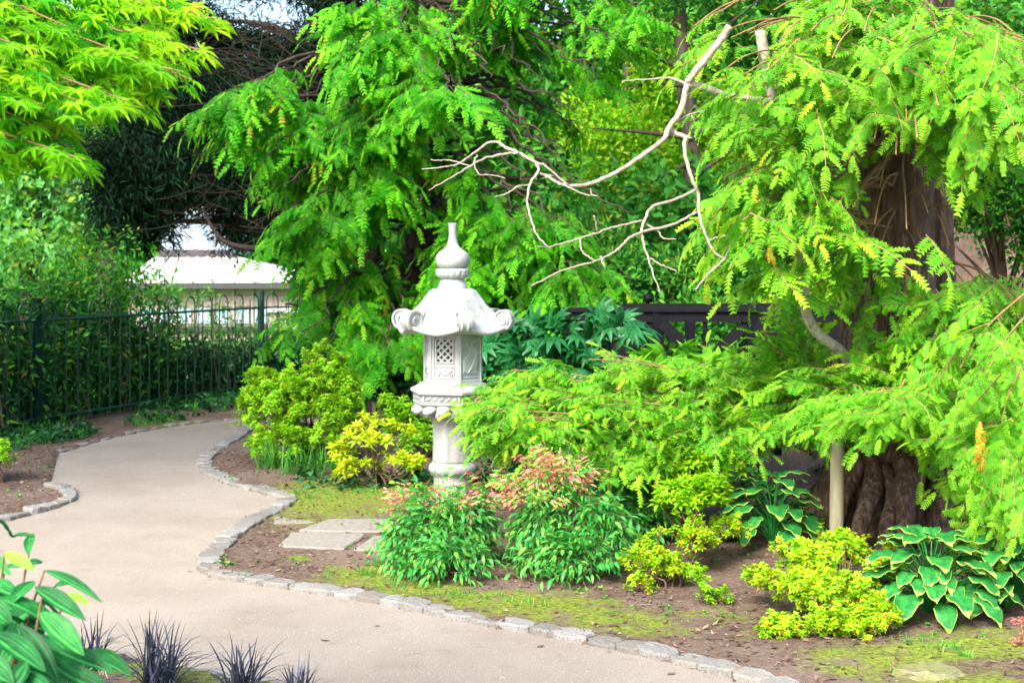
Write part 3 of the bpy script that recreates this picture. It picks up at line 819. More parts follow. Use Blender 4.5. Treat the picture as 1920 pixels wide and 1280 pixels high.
# corner ridges that end in scrolls
for i in range(6):
    an = A0 + i * math.pi / 3
    M = np.eye(4); M[:3, 0] = [math.cos(an), math.sin(an), 0]; M[:3, 1] = [math.sin(an), -math.cos(an), 0]
    # centre line in (radius, z)
    pl = [(.26, 1.262), (.30, 1.205), (.325, 1.165)]
    cx, cz, r0 = .332, 1.218, .053
    n = 40
    for u in np.linspace(0, 1, n):
        ph = -math.pi / 2 + u * 2 * math.pi * 1.45
        r_ = r0 * (1 - u) ** .8 + .010
        pl.append((cx + r_ * math.cos(ph) * 1.0, cz + r_ * math.sin(ph)))
    pl = np.array(pl); T = np.gradient(pl, axis=0); T /= np.linalg.norm(T, axis=1, keepdims=True); Nn = np.c_[-T[:, 1], T[:, 0]]
    th = np.interp(np.arange(len(pl)), [0, 3, len(pl)], [.012, .014, .008])[:, None]
    up_ = pl + Nn * th * .2; lo = pl - Nn * th * .8
    hw = np.interp(np.arange(len(pl)), [0, 4, len(pl)], [.034, .040, .046])
    V = []
    for m_ in range(len(pl)):
        for s, pt in ((-1, up_[m_]), (1, up_[m_]), (1, lo[m_]), (-1, lo[m_])): V.append([s * hw[m_], pt[0], pt[1]])
    V = np.array(V); F = []
    for m_ in range(len(pl) - 1):
        for s in range(4): F.append([4 * m_ + s, 4 * m_ + (s + 1) % 4, 4 * m_ + 4 + (s + 1) % 4, 4 * m_ + 4 + s])
    F = list(quads(F)) + list(quads([[3, 2, 1, 0]])) + list(quads([[4 * len(pl) - 4 + s for s in range(4)]]))
    gs = [xf(Geo(V, F), M)]
    aa = np.arange(20) * 2 * math.pi / 20
    V = np.vstack([np.c_[np.full(20, s * .033), cx + .047 * np.cos(aa), cz + .047 * np.sin(aa)] for s in (-1, 1)] + [[[-.036, cx, cz], [.036, cx, cz]]])
    F = []
    for s in range(20): F += [[s, (s + 1) % 20, 20 + (s + 1) % 20], [s, 20 + (s + 1) % 20, 20 + s], [40, (s + 1) % 20, s], [41, 20 + s, 20 + (s + 1) % 20]]
    gs.append(xf(Geo(V, F), M))
    lp('roof_scroll', merge(gs), False, roof)
    gs = []
    for s in (-1, 1):
        pts = crm([(s * .014, .215, 1.298), (s * .016, .262, 1.252), (s * .018, .305, 1.207), (s * .020, .335, 1.172), (s * .020, .362, 1.158), (s * .02, .385, 1.18), (s * .02, .393, 1.215)], 22)
        gs.append(xf(tube(pts, [.008, .013, .014, .012, .009], 8), M))
    lp('roof_rib', merge(gs), True, roof)
# finial
lp('finial_base', lathe([(.10, 1.40), (.096, 1.412), (.090, 1.43), (.078, 1.455), (.074, 1.462), (.05, 1.47)], 40), True)
col = lambda a_, z_: 1 + .055 * np.abs(np.cos(a_ * 8)) * np.clip((z_ - 1.468) * 90, 0, 1) * np.clip((1.522 - z_) * 60, 0, 1)
lp('lotus_collar', lathe([(.06, 1.463), (.078, 1.468), (.094, 1.480), (.103, 1.498), (.104, 1.512), (.106, 1.516), (.106, 1.528), (.09, 1.532)], 128, fn=col), True)
lp('finial_bulb', lathe([(.07, 1.53), (.085, 1.537), (.100, 1.552), (.1075, 1.575), (.108, 1.600), (.100, 1.622), (.080, 1.641), (.058, 1.655), (.042, 1.672), (.033, 1.695), (.027, 1.725), (.0245, 1.76), (.026, 1.795), (.0295, 1.814), (.0295, 1.818), (.02, 1.819)], 48), True)

# ================================================================== RAILINGS
M_FENCE = plain('dark_green_iron', (.008, .050, .036), .45, .25, 30)
M_BLACK = plain('black_painted_timber', (.004, .004, .007), .6, .3, 14, .15)
M_BLACK.node_tree.nodes['Principled BSDF'].inputs['Specular IOR Level'].default_value = .15
def hoop_fence(name_label, a, b, base, top, nposts, npairs, group, bar=.008, postw=.055):
    a = np.array(a, float); b = np.array(b, float); d = (b - a)[:2]; L = np.linalg.norm(d); d /= L
    t = thing('hoop_top_fence', name_label, 'fence', (a[0], a[1], base(a[0], a[1])), group)
    ang = math.atan2(d[1], d[0])
    def w(s, z): return np.array([a[0] + d[0] * s, a[1] + d[1] * s, z])
    for k in range(nposts + 1):
        s = L * k / nposts; p = w(s, 0); z0 = base(p[0], p[1])
        M = np.eye(4); M[:3, 0] = [d[0], d[1], 0]; M[:3, 1] = [-d[1], d[0], 0]; M[:3, 3] = p + [0, 0, z0]
        part(t, 'post', xf(merge([box((0, 0, (top + .03) / 2 - .05), (postw, postw, top + .13)), box((0, 0, top + .03), (postw * 1.1, postw * 1.1, .012))]), M), [M_FENCE])
    n = 24
    for zz in (.10, top - .17):
        pts = [w(s, zz + base(*w(s, 0)[:2])) for s in np.linspace(0, L, n)]
        part(t, 'rail', tube(pts, .013, 4), [M_FENCE])
    pitch = L / npairs; hw = pitch * .26
    th = np.linspace(0, math.pi, 9)
    pts = [[-hw, 0, .04], [-hw, 0, top - hw * 1.0]] + [[-hw * math.cos(x), 0, top - hw + hw * math.sin(x)] for x in th[1:-1]] + [[hw, 0, top - hw], [hw, 0, .04]]
    me = mesh(tube(pts, bar, 5), 'hooped_bar', [M_FENCE])
    for k in range(npairs):
        s = pitch * (k + .5); p = w(s, 0)
        if abs((s / (L / nposts)) % 1 - 0) < .0: continue
        o = bpy.data.objects.new('hooped_bar', me); COL.objects.link(o); o.parent = t
        o.location = tuple(p + [0, 0, base(p[0], p[1])] - wloc(t)); o.rotation_euler = (0, 0, ang + random.uniform(-.02, .02))
    return t
hb = lambda x, y: 0.0
pA = P(70, 0, 13.4)[:2]; pB = P(490, 0, 17.3)[:2]; dAB = pB - pA
p0 = pA - dAB * .75; p2 = np.array(P(760, 0, 18.6)[:2])
top_f = 1.20
hoop_fence('dark green hoop-topped railing with ivy behind it along the path', (*p0, 0), (*pA, 0), hb, top_f, 1, 9, 'hoop-topped railings along the path')
COL.objects[-1] if False else None
hoop_fence('dark green hoop-topped railing between the two thick posts, pale building beyond', (*pA, 0), (*pB, 0), hb, top_f, 1, 12, 'hoop-topped railings along the path')
hoop_fence('dark green hoop-topped railing running behind the drooping conifer', (*pB, 0), (*p2, 0), hb, top_f, 1, 7, 'hoop-topped railings along the path')
hoop_fence('distant hoop-topped railing under the trees behind the black bridge', (1.0, 15.6, 0), (4.0, 15.2, 0), lambda x, y: float(height(x, y)) + .25, 1.25, 2, 18, None, .008, .06)
# the two labels of far fences are told apart by what stands beside them

# ================================================================== BRIDGE
BL = P(1060, 0, 11.7); BR = P(1640, 0, 10.9)
bd = (BR - BL)[:2]; bLn = np.linalg.norm(bd); bd /= bLn; bn = np.array([-bd[1], bd[0]])
br = thing('footbridge', 'black timber footbridge with crossed braces and ball-topped posts behind the shrubs', 'bridge', (BL[0], BL[1], 0))
def bp_(s, off, z): return np.array([BL[0] + bd[0] * s + bn[0] * off, BL[1] + bd[1] * s + bn[1] * off, z])
ztop = lambda s: 1.165 + .012 * s
def parapet(off, arch, s0=0.0, s1=None, full=True):
    s1 = s1 or bLn
    def zt(s): return ztop(s) + arch * math.sin(math.pi * (s - s0) / (s1 - s0))
    zt0 = zt
    S = np.linspace(s0, s1, 9)
    for k in range(8):
        part(br, 'handrail', beam(bp_(S[k], off, zt(S[k]) + .02), bp_(S[k + 1], off, zt(S[k + 1]) + .02), .12, .035), [M_BLACK])
        part(br, 'top_beam', beam(bp_(S[k], off, zt(S[k]) - .04), bp_(S[k + 1], off, zt(S[k + 1]) - .04), .06, .08), [M_BLACK])
    part(br, 'bottom_beam', beam(bp_(s0, off, .42), bp_(s1, off, .42), .06, .09), [M_BLACK])
    ps = [p for p in np.arange(.02, bLn + .1, .76) if s0 - .01 <= p <= s1 + .01]
    for q, s in enumerate(ps):
        part(br, 'post', beam(bp_(s, off, -.1), bp_(s, off, zt(s) - .0), .085, .085), [M_BLACK])
        if full and q < len(ps) - 1:
            s2 = ps[q + 1]; m_ = (s + s2) / 2
            part(br, 'brace', beam(bp_(s + .04, off + .012, .47), bp_(s2 - .04, off + .012, zt(s2) - .09), .045, .085), [M_BLACK])
            part(br, 'brace', beam(bp_(s + .04, off - .036, zt(s) - .09), bp_(s2 - .04, off - .036, .47), .045, .085), [M_BLACK])
            part(br, 'baluster', beam(bp_(m_, off, .46), bp_(m_, off, zt(m_) - .08), .035, .035), [M_BLACK])
    return ps, zt
parapet(0, 0)
parapet(1.25, .0, full=False)
for s, off in ((.40, 1.25), (1.80, 1.25)):
    c = bp_(s, off, 0)
    zz = ztop(s) + .085
    part(br, 'ball_finial', Geo(*[(lambda g: (g.V + [c[0], c[1], zz], g.F))(lathe([(.012, -.05), (.02, -.035), (.038, -.02), (.043, 0), (.036, .022), (.02, .036), (.002, .042)], 16))][0]), [M_BLACK], True)
for k in range(int(bLn / .14)):
    s = .07 + .14 * k
    part(br, 'deck_plank', beam(bp_(s, -.05, .36), bp_(s, 1.30, .36), .128, .04), [M_BLACK])
arch = crm([bp_(1.30, 1.9, 1.17), bp_(1.42, 1.9, 1.28), bp_(1.65, 1.9, 1.33), bp_(1.9, 1.9, 1.27), bp_(2.05, 1.9, 1.12)], 16)
part(br, 'arched_rail', tube(arch, .03, 6), [M_BLACK], True)

# ================================================================== BUILDING BEYOND THE RAILINGS
M_WROOF = plain('white_roof_sheet', (.80, .80, .80), .5, .04, 2)
M_CREAM = plain('cream_render', (.36, .31, .25), .8, .08, 3)
M_PINK = plain('pink_brick', (.42, .30, .30), .8, .12, 8)
M_GLASS = plain('blue_grey_glass', (.42, .55, .68), .15, .06, 1)
M_DKT = plain('dark_gutter', (.05, .045, .05), .6, .1, 3)
M_PAVE = plain('pale_paving', (.42, .37, .30), .9, .1, 3)
BY = 60.0
def bx_(x0, y0, x1, y1, dep, back, t=.5):
    a = P(x0, y0, dep); b = P(x1, y1, dep)
    return box(((a[0] + b[0]) / 2, dep + back / 2, (a[2] + b[2]) / 2), (abs(b[0] - a[0]), back, abs(a[2] - b[2])))
bl = thing('pavilion', 'low pale building with a white sheet roof seen beyond the railings', 'building', (P(420, 0, BY)[0], BY, -1.7))
part(bl, 'wall', bx_(240, 541, 560, 640, BY + .6, 9), [M_CREAM])
part(bl, 'brick_panel', bx_(380, 556, 545, 574, BY + .5, .1), [M_PINK])
part(bl, 'gutter', bx_(225, 531, 575, 541, BY - .2, .5), [M_DKT])
e0 = P(222, 531, BY - .1); e1 = P(578, 529, BY - .1); r0 = P(290, 482, BY + 5); r1 = P(450, 482, BY + 5); h0 = e0 + [0, 11, 0]; h1 = e1 + [0, 11, 0]
part(bl, 'roof', Geo([e0, e1, r1, r0, h0, h1], quads([[0, 1, 2, 3], [5, 4, 3, 2]]).tolist() + [[1, 5, 2], [4, 0, 3]]), [M_WROOF])
up = bx_(300, 400, 432, 476, BY + 5, 5)
part(bl, 'upper_wall', up, [M_GLASS])
part(bl, 'upper_roof', bx_(290, 388, 440, 400, BY + 4.6, 6), [M_WROOF])
part(bl, 'flashing', bx_(296, 468, 436, 484, BY + 4.9, .1), [M_DKT])
for k in range(8):
    part(bl, 'window', bx_(262 + k * 36, 577, 286 + k * 36, 606, BY + .52, .1), [M_GLASS])
    part(bl, 'pilaster', bx_(291 + k * 36, 541, 295 + k * 36, 640, BY + .45, .15), [M_PINK])
part(bl, 'plinth', bx_(240, 612, 562, 622, BY + .4, .2), [M_DKT])
for k in range(9):
    f0 = (k + .5) / 9; q0 = e0 + (e1 - e0) * f0; q1 = r0 + (r1 - r0) * f0
    part(bl, 'roof_seam', tube([q0 + [0, 0, .03], q1 + [0, 0, .03]], .05, 4), [M_CREAM])
sw = crm([P(180, 690, 36), P(330, 668, 40), P(480, 628, 47), P(600, 598, 50), P(760, 575, 52)], 30); sw[:, 2] = -1.68
sp = []
for k in range(30): sp += [sw[k] + [0, -1.6, 0], sw[k] + [0, 1.8, 0]]
struct('far_path', Geo(sp, quads([[2 * k, 2 * k + 2, 2 * k + 3, 2 * k + 1] for k in range(29)])), [M_PAVE])
# low terrace walls crossing behind the railings
tw = thing('terrace_wall', 'long pale terrace wall crossing behind the right-hand railing, beyond the bank', 'wall', (P(600, 0, 40)[0], 40, -1.7))
part(tw, 'wall', bx_(500, 586, 900, 618, 40, .5), [M_CREAM])
part(tw, 'coping', bx_(492, 578, 905, 585, 39.9, .7), [M_WROOF])

# timber post holding up the low branches
pb = G(1568, 1092); ptop = P(1572, 800, pb[1])
post = tube([pb + [0, 0, -.1], pb + [.001, 0, .3], pb + [.004, .0, .55], [ptop[0], ptop[1], ptop[2] + .02]], [.0355, .034, .033, .032], 14)
solo('wooden_prop', 'round weathered timber prop holding up the low conifer branches', 'post', pb, post, [M_POST], True)
# cut stump lower right
sg = lathe([(.15, -.05), (.135, .015), (.12, .03), (.11, .034), (.06, .035)], 22, fn=lambda a_, z_: 1 + .08 * np.sin(3 * a_) + .05 * np.sin(7 * a_))
spx = G(1742, 1268); sg.V[:, :2] *= (1 + rng.normal(size=(len(sg.V), 1)) * .05); sg.V[:-2, 2] += rng.normal(size=len(sg.V) - 2) * .004
solo('tree_stump', 'low mossy cut stump at the bottom right corner', 'stump', spx, Geo(sg.V * [1, .7, 1] + spx, sg.F), [barkmat('mossy_wood', (.09, .12, .02), (.17, .18, .06), (.26, .22, .15), 14, 1.2, .9)], False)
# cut log end beside the far tree

# ================================================================== PLANT BUILDERS
def npx(M):
    d = np.maximum(M[:, 1, 3], .1)
    return 960 + FPX * M[:, 0, 3] / d, HOR + FPX * (EYE - M[:, 2, 3]) / d
def rnd(a, b, n=None): return rng.uniform(a, b, n)
def lobes_points(lobes, n, shell=.55, low=-.35):
    """points and outward directions on ellipsoid lobes given as (px, py, rx px, ry px, distance[, depth radius m])"""
    A = np.array([l[2] * l[3] for l in lobes], float); A /= A.sum()
    k = rng.choice(len(lobes), n, p=A)
    L = np.array([(l + (None,))[:6] if len(l) == 5 else l for l in lobes], dtype=object)
    pos = np.zeros((n, 3)); dr = np.zeros((n, 3))
    for i, l in enumerate(lobes):
        s = np.nonzero(k == i)[0]; c = P(l[0], l[1], l[4]); rx = l[2] * l[4] / FPX; rz_ = l[3] * l[4] / FPX; ry = l[5] if len(l) > 5 else (rx + rz_) / 2
        v = rng.normal(size=(len(s), 3)); v /= np.linalg.norm(v, axis=1, keepdims=True)
        v[:, 2] = np.where(v[:, 2] < low, -v[:, 2], v[:, 2])
        v[:, 1] = np.where(rng.random(len(s)) < .35, -np.abs(v[:, 1]), v[:, 1])
        rr = rng.uniform(shell, 1.05, len(s))[:, None] ** .7
        pos[s] = c + v * rr * [rx, ry, rz_]; nn = v / [rx, ry, rz_]; nn /= np.linalg.norm(nn, axis=1, keepdims=True); dr[s] = nn
    return pos, dr
def stems(root, base, pts, n, r0=.012, mat=None, name='stem', nside=5, joined=True, spread=.05):
    gs = []
    idx = rng.choice(len(pts), min(n, len(pts)), replace=False)
    for i in idx:
        e = pts[i]; b = base + np.array([rnd(-spread, spread), rnd(-spread, spread), -.03])
        mid = b * .45 + e * .55 + [rnd(-.04, .04), rnd(-.04, .04), rnd(-.05, .02)]
        m0 = b * .75 + mid * .25 + [rnd(-.03, .03), rnd(-.03, .03), .05]
        gs.append(tube(crm([b, m0, mid, e], 9), [r0, r0 * .7, r0 * .3], nside, caps=False, bump=.1))
    if joined:
        part(root, name, merge(gs), [mat or M_TWIG], True)
    else:
        for g in gs: part(root, name, g, [mat or M_TWIG], True)
def azalea(name, label, cat, base, lobes, n, protos, mats, nparts=160, upw=.8, sz=(.8, 1.25), group=None, nst=14, r0=.012, shell=.5, pname='leaf_cluster', spread=.06, zmin=.03, stuffname='foliage', low=-.35):
    base = np.array(base, float)
    t = thing(name, label, cat, base, group)
    pos, dr = lobes_points(lobes, n, shell, low)
    g = gz(pos[:, 0], pos[:, 1]) + zmin
    ok = pos[:, 2] > g
    if 'gold' in name: ok &= vnoise(pos[:, 0] + 30 + pos[:, 1], pos[:, 2] + 30 - .5 * pos[:, 1], 7.5, 41) > .36
    pos = pos[ok]; dr = dr[ok]
    z = dr * (1 - upw) + np.array([0, 0, upw]) + rng.normal(size=pos.shape) * .22
    yv = rng.normal(size=pos.shape)
    M = frames(pos, yv - z * (np.sum(yv * z, 1) / np.sum(z * z, 1))[:, None], z, rng.uniform(*sz, len(pos)))
    foliage(t, pname, protos, M, mats, nparts, restname=stuffname)
    stems(t, base, pos, nst, r0, spread=spread)
    return t

# ------------------------------------------------------------------ conifers: limbs carry sprays
def limb_sprays(pts, n, spread, size, u0=.15, side=1.0, droop=.5, cut=None):
    """spray matrices along a limb"""
    c = crm(pts, 60)
    u = rng.uniform(u0, 1.0, n) ** .8; k = np.clip((u * 59).astype(int), 0, 58)
    p = c[k]; d = c[k + 1] - c[k]; d /= np.linalg.norm(d, axis=1, keepdims=True)
    s = np.where(rng.random(n) < .5, -1, 1)
    lat = np.cross(d, [0, 0, 1.0]); lat /= np.linalg.norm(lat, axis=1, keepdims=True) + 1e-6
    off = rng.random(n) ** .8 * spread * (1.1 - .75 * u)
    pos = p + lat * (s * off)[:, None] + np.c_[rng.normal(size=n) * .04, rng.normal(size=n) * .04, -off * .35 + rng.normal(size=n) * .05]
    y = d * rng.uniform(.3, 1, n)[:, None] + lat * (s * rng.uniform(.3, 1.0, n))[:, None] * side
    y[:, 2] -= rng.uniform(.1, 1.0, n) * droop
    y = y + rng.normal(size=y.shape) * [.45, .35, .22]
    up = np.c_[rng.normal(size=n) * .4, rng.normal(size=n) * .35 - .35, np.ones(n)]
    return frames(pos, y, up, size * rng.uniform(.5, 1.35, n))
def cone_sprays(seed, **k): return [conifer_spray(seed=seed + i, **k) for i in range(7)]

SP_FAR = cone_sprays(10, L=.34, pairs=6, fl=.15, fw=.056, nn=6, hang=.55, slim=1.15)
SP_MID = cone_sprays(40, L=.24, pairs=6, fl=.092, fw=.036, nn=10, hang=.45, slim=1.0)
SP_FARL = cone_sprays(10, L=.34, pairs=6, fl=.15, fw=.058, nn=5, hang=.55, slim=1.5, lo=True)
SP_MIDL = cone_sprays(40, L=.24, pairs=6, fl=.092, fw=.038, nn=6, hang=.45, slim=1.4, lo=True)
mesh_sets = {}
def pm(key, protos, mats, nm='leaf_spray'):
    if key not in mesh_sets: mesh_sets[key] = [mesh(p, nm, mats) for p in protos]
    return mesh_sets[key]

# ---- central conifer
CD = 14.0
cb = P(705, 772, 15.0); cb[2] = 0
ct = thing('conifer_tree', 'large bright green feathery conifer drooping behind the lantern, bark brown trunk', 'tree', cb)
tr = crm([cb + [0, 0, -.2], P(722, 700, 15.0), P(760, 560, 14.9), P(800, 420, 14.8), P(790, 200, 14.8), P(770, -40, 14.8), P(765, -500, 14.8), P(765, -900, 14.8)], 40)
part(ct, 'trunk', tube(tr, [.30, .24, .22, .21, .18, .12, .05], 18, bump=.09), [M_BARKD], True)
part(ct, 'trunk', tube(crm([cb + [-.22, -.1, -.2], P(672, 700, 14.8), P(668, 600, 14.8), P(720, 380, 14.9), P(745, 150, 14.9), P(740, -200, 14.9)], 24), [.13, .11, .10, .08, .05], 12, bump=.08), [M_BARKD], True)
lg = tube(crm([P(716, 768, 14.5), P(714, 748, 14.35), P(712, 738, 14.2)], 5), [.10, .09, .085], 12)
part(ct, 'cut_limb', lg, [M_PALEB], False)
CPOLY = [(640, -60), (1235, -60), (1225, 90), (1120, 190), (1090, 280), (1140, 350), (1170, 450), (1200, 545), (1100, 590), (1040, 600), (960, 580), (880, 560), (800, 640), (748, 660), (700, 670), (640, 640), (560, 660), (495, 640), (480, 600), (590, 570), (560, 500), (500, 470), (540, 420), (530, 340), (480, 290), (455, 240), (395, 215), (410, 165), (480, 140), (560, 105), (600, 60)]
tips = [(405, 200, 12.6), (450, 250, 12.8), (500, 290, 12.5), (535, 350, 12.3), (575, 390, 12.2), (560, 440, 12.5), (520, 475, 13.2), (510, 610, 12.4), (560, 640, 12.1), (610, 650, 12.3), (640, 560, 13.1), (730, 655, 12.2), (745, 620, 12.6), (680, 330, 12.6), (700, 240, 12.4),
        (850, 170, 11.8), (830, 130, 12.2), (860, 90, 12.4), (780, 390, 12.4), (800, 400, 12.9), (920, 145, 12.2), (960, 110, 12.6), (1020, 150, 12.8), (1060, 200, 12.9), (940, 250, 12.6), (900, 100, 13), (700, 110, 12.5), (640, 130, 12.8), (760, 60, 12.5),
        (960, 400, 12.8), (1000, 430, 12.3), (1060, 430, 12.5), (1100, 340, 13.2), (1080, 500, 12.2), (1090, 575, 12.0), (1040, 560, 12.4), (1000, 520, 12.8), (1150, 480, 12.9), (940, 520, 12.2), (900, 470, 12.4), (1150, 540, 12.8), (870, 540, 12.8), (1180, 400, 13.4)]
Ms = []; LB_ = []
def add_limb(tx, ty, dd, n, spread, size, twig=True):
    e = P(tx, ty, dd)
    zz = e[2] + rnd(.1, .8)
    k = np.argmin(np.abs(tr[:, 2] - zz)); s = tr[k]
    L = np.linalg.norm(e - s)
    mid = s * .45 + e * .55 + [0, 0, .10 * L]
    m2 = s * .15 + e * .85 + [0, 0, .05 * L]
    pts = [s, mid, m2, e]
    _c = crm(pts, 16); _c[1:-1] += rng.normal(size=(14, 3)) * .03; LB_.append(tube(_c, [.028, .012, .004], 5, caps=False))
    Ms.append(limb_sprays(pts, n, spread, size, .35, droop=.35))
for tx, ty, dd in tips: add_limb(tx, ty, dd + .3, 40, .42, 1.0)
cnt = 0
while cnt < 75:
    tx, ty = rnd(400, 1240), rnd(-60, 690)
    if not in_poly([tx], [ty], CPOLY)[0]: continue
    add_limb(tx, ty, rnd(12.6, 14.6), 27, .5, .95); cnt += 1
for k in range(26):      # the crown goes on above the picture
    add_limb(rnd(420, 1200), rnd(-700, -80), rnd(12.8, 15.5), 14, .6, 1.2)
M = np.vstack(Ms)
px, py = npx(M)
gapn = vnoise(M[:, 0, 3] + 20, M[:, 2, 3] + 20 + .35 * M[:, 1, 3], 1.7, 77)
keep = (gapn > np.where((px < 640) & (py < 480), .50, .42)) & ~((px > 500) & (px < 670) & (py > 525) & (py < 625) & (rng.random(len(px)) < .6)) & in_poly(px, py, [(x + (-18 if x < 700 else 22), y + 10) for x, y in CPOLY]) | (py < -60)
keep &= ~((px > 830) & (px < 1200) & (py > 200) & (py < 330) & (rng.random(len(px)) < .45))
keep &= ~((px > 735) & (px < 850) & (py > 300) & (py < 480) & (M[:, 1, 3] < 14.8) & (rng.random(len(px)) < .93))
M = M[keep]
part(ct, 'limb', merge(LB_), [M_BARKD], True)
foliage(ct, 'leaf_spray', SP_FAR, M, [M_CON, M_TWIG], 300, lo=SP_FARL, protomeshes=pm('far', SP_FAR, [M_CON, M_TWIG]))

# ---- right-hand conifer with the fluted trunk
RB = np.array([(1690 - 960) * 8.3 / FPX, 8.3, 0.0])
rt = thing('conifer_tree', 'big conifer at the right with a fluted red-brown trunk and low spreading branches', 'tree', RB)
def fluted(path_, r_of, nT_=110, nA_=110, seed=0, flare=1.0, nl=9):
    r = np.random.default_rng(seed); c = crm(path_, nT_); a = np.arange(nA_) * 2 * math.pi / nA_
    ph = np.sort(r.uniform(0, 2 * math.pi, nl)); am = r.uniform(.6, 1.2, nl)
    V = []
    for p in c:
        z = max(p[2], -.1); b = math.exp(-max(z, 0) / .38)
        f = np.zeros(nA_)
        for q, m_ in zip(ph, am):
            w_ = .30 - .08 * b
            dlt = np.angle(np.exp(1j * (a - q - .25 * math.sin(z * 1.3 + q))))
            f = np.maximum(f, m_ * np.exp(-(dlt / w_) ** 2))
        fine = .016 * np.sin(19 * a + 3 * z + 1.2 * np.sin(4 * z)) + .010 * np.sin(41 * a + 2 * np.sin(6 * z)) + .012 * r.normal(size=nA_)
        rr = r_of(z) * (.84 + .26 * f + 1.6 * fine + b * flare * f * .75)
        V.append(np.c_[p[0] + rr * np.sin(a), p[1] - rr * np.cos(a), np.full(nA_, p[2])])
    V = np.vstack(V)
    i_ = np.arange(nT_ - 1)[:, None] * nA_; j_ = np.arange(nA_)[None]; k_ = (j_ + 1) % nA_
    return Geo(V, quads(np.stack([i_ + j_, i_ + k_, i_ + nA_ + k_, i_ + nA_ + j_], -1).reshape(-1, 4)))
part(rt, 'trunk', fluted([RB + [0, 0, -.15], RB + [0, 0, .3], P(1668, 640, 8.35), P(1664, 420, 8.4), P(1668, 250, 8.45), P(1685, 0, 8.5), P(1700, -500, 8.6), P(1700, -1500, 8.6)], lambda z: .27 + .18 * math.exp(-max(z, 0) / .45) - .03 * max(z, 0) * .5, seed=3), [M_BARK], True)
part(rt, 'trunk', fluted([RB + [.42, .35, -.15], RB + [.40, .35, .3], P(1765, 560, 8.7), P(1760, 420, 8.75), P(1755, 250, 8.8), P(1765, -100, 8.9)], lambda z: .10 + .05 * math.exp(-z / .5), 70, 50, 4, .5, 5), [M_BARK], True)
for (x0, y0, d0, x1, y1, d1, r_) in ((1640, 900, 8.0, 1600, 990, 7.75, .06), (1700, 880, 7.95, 1690, 985, 7.7, .07), (1760, 900, 8.0, 1770, 1000, 7.7, .065), (1790, 900, 8.2, 1850, 990, 7.9, .06), (1590, 900, 8.1, 1560, 975, 8.0, .05), (1725, 800, 7.97, 1718, 950, 7.85, .035), (1675, 930, 7.9, 1650, 1000, 7.65, .045), (1610, 860, 8.1, 1565, 940, 8.2, .045)):
    a_ = P(x0, y0, d0); b_ = P(x1, y1, d1); b_[2] = .0
    part(rt, 'root', tube(crm([a_ + [0, .15, .15], a_, (a_ + b_) / 2 + [0, -.02, .02], b_ + [0, 0, -.01], b_ + (b_ - a_) * [.35, .35, 0] + [0, 0, -.06]], 14), [r_ * .7, r_, r_ * .9, r_ * .6, r_ * .3], 10, bump=.14), [M_BARK], True)
